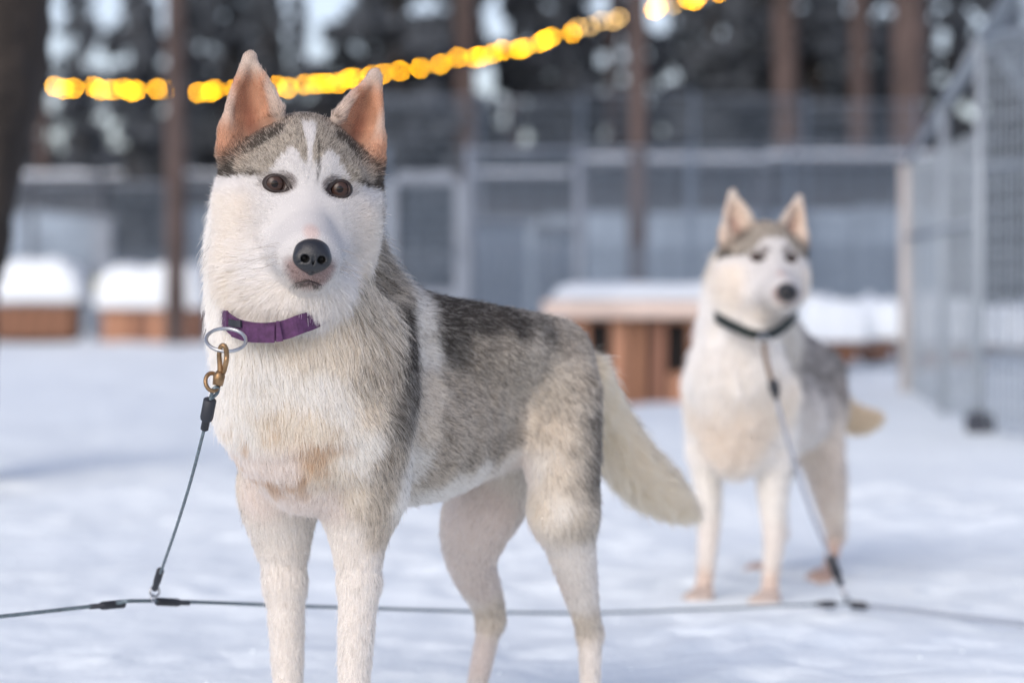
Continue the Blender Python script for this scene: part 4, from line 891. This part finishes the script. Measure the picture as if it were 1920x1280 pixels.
# ---- far dog
A2 = math.radians(29); h2 = np.array((-math.sin(A2), -math.cos(A2), 0)); l2 = np.array((math.cos(A2), -math.sin(A2), 0)); S2 = np.array((.49, 5.17, 0))
def far_dog():
    B = Body(); back = -h2 + np.array((0, 0, -.35)); H = Head(U(1449, 485, 5.02), 12, 1.5, 7, .93)
    px(B, [(1440, 640, 5.25, 48), (1500, 680, 5.5, 48), (1535, 700, 5.65, 46)], .05, flow=back, ln=.026, lift=.18)
    px(B, [(1385, 740, 5.1, 71), (1440, 770, 5.3, 84), (1500, 770, 5.5, 62), (1535, 760, 5.65, 45)], .05, flow=back, ln=.028, lift=.18)
    px(B, [(1385, 700, 5.06, 73), (1385, 820, 5.1, 62)], .05, flow=(0, 0, -1), ln=.034, lift=.28, tg='ruff')
    px(B, [(1320, 720, 5.14, 36), (1325, 850, 5.22, 32)], .04, flow=(0, 0, -1), ln=.024, lift=.2); px(B, [(1455, 740, 5.08, 40), (1450, 850, 5.12, 34)], .04, flow=(0, 0, -1), ln=.024, lift=.2)
    px(B, [(1420, 500, 5.18, 66), (1410, 600, 5.16, 72), (1440, 660, 5.25, 62)], .04, flow=back + np.array((0, 0, -.6)), ln=.036, lift=.26, tg='ruff')
    px(B, [(1396, 520, 5.12, 58), (1384, 600, 5.08, 62), (1376, 690, 5.06, 64)], .04, flow=(0, 0, -1), ln=.036, lift=.28, tg='ruff')
    px(B, [(1395, 545, 5.06, 46), (1435, 555, 5.04, 42)], .03, flow=(0, -.2, -1), ln=.030, lift=.34, tg='head')
    L = dict(tg='leg', ln=.012, lift=.16)
    px(B, [(1325, 850, 5.2, 33), (1328, 930, 5.2, 25), (1328, 1010, 5.2, 19), (1322, 1080, 5.2, 15), (1318, 1112, 5.18, 17)], .02, **L); paw(B, U(1318, 1116, 5.17), h2, l2, s=.95)
    px(B, [(1450, 850, 5.12, 36), (1450, 930, 5.12, 28), (1452, 1010, 5.12, 20), (1445, 1080, 5.12, 15), (1442, 1116, 5.1, 17)], .02, **L); paw(B, U(1442, 1121, 5.09), h2, l2, s=.95)
    px(B, [(1535, 740, 5.6, 46), (1538, 830, 5.55, 42), (1552, 900, 5.53, 32), (1562, 960, 5.56, 22), (1568, 1000, 5.6, 14)], .03, flow=back + np.array((0, 0, -1.2)), ln=.022, lift=.18)
    px(B, [(1568, 1000, 5.6, 14), (1556, 1060, 5.58, 11), (1550, 1078, 5.55, 13)], .012, **L); paw(B, U(1546, 1078, 5.54), h2, l2, s=.95)
    px(B, [(1490, 780, 5.75, 40), (1455, 880, 5.7, 34), (1450, 930, 5.7, 26), (1462, 980, 5.76, 15), (1464, 1000, 5.77, 12)], .03, **L)
    px(B, [(1464, 1000, 5.77, 12), (1440, 1055, 5.74, 9), (1432, 1064, 5.72, 11)], .012, **L); paw(B, U(1428, 1066, 5.7), h2, l2, s=.95)
    px(B, [(1545, 720, 5.75, 18), (1580, 770, 5.85, 20), (1612, 787, 5.92, 21), (1645, 782, 5.97, 7)], .03, tg='tail', ln=.032, lift=.26)
    add_head(B, H); return B, H
B2, H2 = far_dog()
COAT_FAR = [  # forward, |left|, up, pale colour, dark share
 (.10, .0, .45, .78, .74, .69, .0), (.10, .06, .55, .78, .75, .71, .0), (.06, .08, .38, .76, .68, .59, .02), (.09, .03, .33, .74, .63, .53, .03), (.04, .1, .3, .78, .74, .69, .02),
 (.0, .10, .2, .78, .74, .68, 0), (0, .08, .05, .77, .71, .65, .03), (0, .1, .0, .66, .52, .43, .05), (0, .0, .65, .72, .64, .54, .12), (-.02, .1, .52, .72, .67, .6, .1),
 (-.12, .11, .50, .5, .46, .43, .45), (-.2, .05, .56, .44, .41, .39, .62), (-.3, .1, .48, .5, .46, .43, .5), (-.45, .1, .42, .5, .46, .43, .48), (-.5, .0, .5, .42, .4, .38, .6),
 (-.45, .12, .3, .52, .48, .45, .42), (-.42, .04, .3, .72, .64, .56, .05), (-.2, .04, .3, .74, .68, .62, .03), (-.5, .1, .2, .62, .55, .49, .2), (-.48, .1, .1, .74, .66, .58, .05), (-.45, .1, .0, .62, .44, .36, .08)]
def coat_far(P, N, A):
    st = dict(blaze=.0, cap=.85, dark=1.0, peak=.15, ear=(.72, .57, .46)); Lh = H2.L(P); L3 = Lh.copy(); L3[:, 1] -= .018 * smooth01(.07, .0, np.abs(Lh[:, 0])); hc, hd = face_coat(L3, A, N, H2, st); d = P - S2
    F = np.stack([d @ h2, np.abs(d @ l2), P[:, 2]], 1); bc, bd = body_coat(F, COAT_FAR); tl = A['tail'][:, None]
    bc = bc * (1 - tl) + np.array((.67, .53, .37)) * tl; bd = bd * (1 - A['tail']) + .05 * A['tail']
    k = smooth01(.25, .75, np.clip(A['head'] + A['ear'], 0, 1))[:, None]; return bc * (1 - k) + hc * k, bd * (1 - k[:, 0]) + hd * k[:, 0]
far = finish_dog(B2, H2, S2, h2, .006, coat_far, 110000, lambda V, A: 1 + .6 * A['head'] + .6 * A['ear'] - .4 * A['leg'], 'pale husky with dark green collar standing behind, looking aside', 'husky', 'dog', 'tethered huskies', width=.0007, npt=4)

# ------------------------------------------------------------------ collars, tethers and the ground cable
def band(pts, wid, th, name, m, parent, up=None):
    """flat strap along points, wid tall"""
    P = np.array(pts, float); v = []; f = []; n = len(P)
    for i in range(n):
        t_ = P[min(i + 1, n - 1)] - P[max(i - 1, 0)]; t_ /= np.linalg.norm(t_); u_ = np.array((0, 0, 1.)) if up is None else np.array(up[i], float); u_ = u_ - t_ * u_.dot(t_); u_ /= np.linalg.norm(u_); s_ = np.cross(t_, u_)
        for a, b in ((-1, -1), (-1, 1), (1, 1), (1, -1)): v.append(P[i] + u_ * a * wid / 2 + s_ * b * th / 2)
    for i in range(n - 1):
        for k in range(4): f.append((i * 4 + k, i * 4 + (k + 1) % 4, i * 4 + 4 + (k + 1) % 4, i * 4 + 4 + k))
    f += [(3, 2, 1, 0), tuple(range(n * 4 - 4, n * 4))]; b = MB(); b.add(v, f); return b.build(name, m, parent)
def ring(c, R, r, n1, name, m, parent, n=40, sq=1.0):
    n1 = nrm(np.array(n1, float)); a = nrm(np.cross(n1, (0.1, .2, 1))); b = np.cross(n1, a)
    return MB().tube([np.array(c) + R * (math.cos(q) * a + sq * math.sin(q) * b) for q in np.linspace(0, 2 * math.pi, n, False)], r, 10, closed=True).build(name, m, parent, True)
def spl(pts, n=40):
    P = np.array(pts, float); m = len(P); out = []
    for t_ in np.linspace(0, m - 1 - 1e-6, n):
        i = int(t_); u = t_ - i; p0, p1, p2, p3 = P[max(i - 1, 0)], P[i], P[i + 1], P[min(i + 2, m - 1)]
        out.append(.5 * ((2 * p1) + (-p0 + p2) * u + (2 * p0 - 5 * p1 + 4 * p2 - p3) * u * u + (-p0 + 3 * p1 - 3 * p2 + p3) * u ** 3))
    return out
c1 = empty('dog_collar', tuple(U(500, 620, 2.9))); tag(c1, 'purple webbing collar sunk in the neck fur of the near dog', 'collar')
o1 = np.array(c1.location)
YC = 2.905
cp = spl([U(a, b, Y) - o1 for a, b, Y in ((424, 600, 2.94), (434, 609, 2.92), (452, 618, 2.907), (490, 623, 2.899), (530, 619, 2.902), (562, 608, 2.905), (594, 596, 2.925), (640, 570, 2.98), (665, 552, 3.05), (690, 540, 3.15), (670, 520, 3.22), (600, 500, 3.26), (500, 540, 3.2), (430, 585, 3.08), (415, 598, 2.98), (426, 600, 2.925))], 90)
band(cp, .023, .0024, 'webbing', M['purple'], c1)
band(spl([U(a, b, Y) - o1 for a, b, Y in ((437, 615, 2.915), (470, 625, 2.898), (515, 626, 2.897))], 12), .021, .0024, 'webbing_fold', M['purple'], c1)
band(spl([U(a, b, Y) - o1 for a, b, Y in ((518, 621, 2.895), (522, 621, 2.895), (527, 620, 2.8955))], 4), .025, .003, 'keeper', M['purple'], c1)
band(spl([U(a, b, Y) - o1 for a, b, Y in ((430, 604, 2.915), (442, 607, 2.905), (452, 607, 2.9))], 6), .008, .003, 'slot', M['rubber'], c1)
rg = ring(U(424, 637, 2.868) - o1, 37 * 2.868 / FPX, .0022, (.10, -.55, .82), 'collar_ring', M['steel'], c1, sq=1.0)

def sleeve(p0, p1, r, parent, name='sleeve', r1=None):
    """moulded sleeve: thick barrel and a thinner tail"""
    p0 = np.array(p0); p1 = np.array(p1); L = lambda k: p0 + (p1 - p0) * k; r1 = r1 or r * .62
    return MB().tube([L(0), L(.03), L(.60), L(.66), L(.7), L(.97), L(1)], [r * .75, r, r, r * .9, r1, r1, r1 * .7], 14).build(name, M['rubber'], parent, True)
tl = empty('tether', tuple(U(412, 690, 2.86))); tag(tl, 'wire tether with brass snap running down from the purple collar', 'tether', 'dog tethers'); o2 = np.array(tl.location)
Q_ = lambda a, b, Y: U(a, b, Y) - o2
sn = MB()
hk = [Q_(413, 700, 2.856), Q_(412, 680, 2.855), Q_(411, 664, 2.853), Q_(413, 652, 2.849), Q_(418, 647, 2.846), Q_(423, 652, 2.846), Q_(425, 664, 2.848), Q_(424, 678, 2.851), Q_(421, 690, 2.854)]
sn.tube(spl(hk, 26), [.0028 + .001 * abs(k / 25 - .4) for k in range(26)], 10)
snap = sn.build('snap_hook', M['brass'], tl, True)
MB().tube(spl([Q_(425, 668, 2.848), Q_(422, 690, 2.853), Q_(418, 700, 2.856)], 6), .0028, 8).build('snap_gate', M['brass'], tl, True)
MB().tube([Q_(414, 696, 2.857), Q_(411, 704, 2.857), Q_(408, 722, 2.857)], [.0045, .0072, .0062], 14).build('snap_barrel', M['brass'], tl, True)
ring(Q_(398, 716, 2.857), .0088, .0026, (.5, -.75, .3), 'snap_eye', M['brass'], tl, 22, 1.25)
lp = spl([Q_(394, 752, 2.862), Q_(397, 738, 2.86), Q_(402, 727, 2.855), Q_(409, 727, 2.858), Q_(407, 737, 2.864), Q_(398, 746, 2.864), Q_(393, 756, 2.863)], 24)
MB().tube(lp, .0022, 8).build('wire_loop', M['cable'], tl, True)
sleeve(Q_(394, 748, 2.862), Q_(383, 806, 2.88), .0078, tl)
J1 = (289, 1126, 3.33)
MB().tube(spl([Q_(385, 796, 2.88), Q_(358, 900, 2.97), Q_(330, 990, 3.10), Q_(300, 1076, 3.27)], 30), .0021, 8).build('wire_rope', M['cable'], tl, True)
sleeve(Q_(301, 1068, 3.265), Q_(290, 1104, 3.31), .0052, tl, r1=.0045)
ring(Q_(290, 1108, 3.318), .0072, .0016, (.6, -.8, .1), 'shackle', M['steel'], tl, 22, .95)
# ground cable
gc = empty('ground_cable', tuple(U(*J1))); tag(gc, 'thin wire ground cable running low behind both dogs', 'cable'); o3 = np.array(gc.location); K = lambda a, b, Y: U(a, b, Y) - o3
cab = [np.array((-3.4, 2.2, GZ(-3.4, 2.2) - .01)) - o3, np.array((-2.1, 2.7, GZ(-2.1, 2.7) + .02)) - o3, K(-260, 1182, 3.12), K(0, 1155, 3.2), K(200, 1133, 3.29), K(*J1), K(640, 1138, 3.80), K(1050, 1149, 4.40), K(1300, 1142, 4.66), K(1545, 1132, 4.84), K(1590, 1131, 4.87), K(1612, 1134, 4.87)]
MB().tube(spl([K(1630, 1136, 4.85), K(1750, 1149, 4.70), K(1920, 1170, 4.55), K(2250, 1205, 4.35), np.array((3.2, 3.9, GZ(3.2, 3.9) - .01)) - o3], 50), .0046, 8).build('rope', M['greyblue'], gc, True)
MB().tube(spl(cab, 160), .0027, 8).build('wire_rope', M['cable'], gc, True)
sleeve(K(234, 1131, 3.305), K(166, 1137, 3.275), .0058, gc); sleeve(K(294, 1127, 3.335), K(355, 1130, 3.40), .0058, gc)
ring(K(287, 1121, 3.325), .0052, .0014, (.9, -.3, .1), 'link', M['steel'], gc, 18)
sleeve(K(1566, 1132, 4.845), K(1526, 1132, 4.83), .0075, gc); sleeve(K(1594, 1133, 4.86), K(1638, 1137, 4.85), .0085, gc)
# far dog's collar and tether
c2 = empty('dog_collar', tuple(U(1405, 620, 4.95))); tag(c2, 'dark green collar on the far pale dog', 'collar'); o4 = np.array(c2.location); K2 = lambda a, b, Y: U(a, b, Y) - o4
band(spl([K2(a, b, Y) for a, b, Y in ((1335, 590, 5.05), (1352, 600, 4.99), (1378, 613, 4.945), (1410, 626, 4.93), (1440, 628, 4.95), (1470, 612, 5.02), (1490, 590, 5.12), (1490, 570, 5.25), (1440, 560, 5.32), (1380, 565, 5.25), (1340, 580, 5.14), (1335, 590, 5.05))], 60), .021, .004, 'webbing', M['green'], c2)
ring(K2(1432, 638, 4.925), .013, .0025, (.5, -.8, .2), 'collar_ring', M['steel'], c2, 22)
t2 = empty('tether', tuple(U(1440, 660, 4.92))); tag(t2, 'brown and grey tether hanging from the dark green collar', 'tether', 'dog tethers'); o5 = np.array(t2.location); K3 = lambda a, b, Y: U(a, b, Y) - o5
MB().tube(spl([K3(1432, 644, 4.92), K3(1438, 680, 4.9), K3(1449, 722, 4.89)], 12), .0055, 8).build('strap', M['strap'], t2, True)
sleeve(K3(1449, 712, 4.89), K3(1456, 748, 4.89), .011, t2)
MB().tube(spl([K3(1455, 745, 4.89), K3(1478, 830, 4.89), K3(1515, 945, 4.885), K3(1560, 1052, 4.88)], 30), .0042, 8).build('rope', M['greycable'], t2, True)
sleeve(K3(1556, 1042, 4.88), K3(1578, 1098, 4.875), .0105, t2)
MB().tube([K3(1576, 1092, 4.875), K3(1590, 1128, 4.868)], .005, 8).build('snap', M['steel'], t2, True)
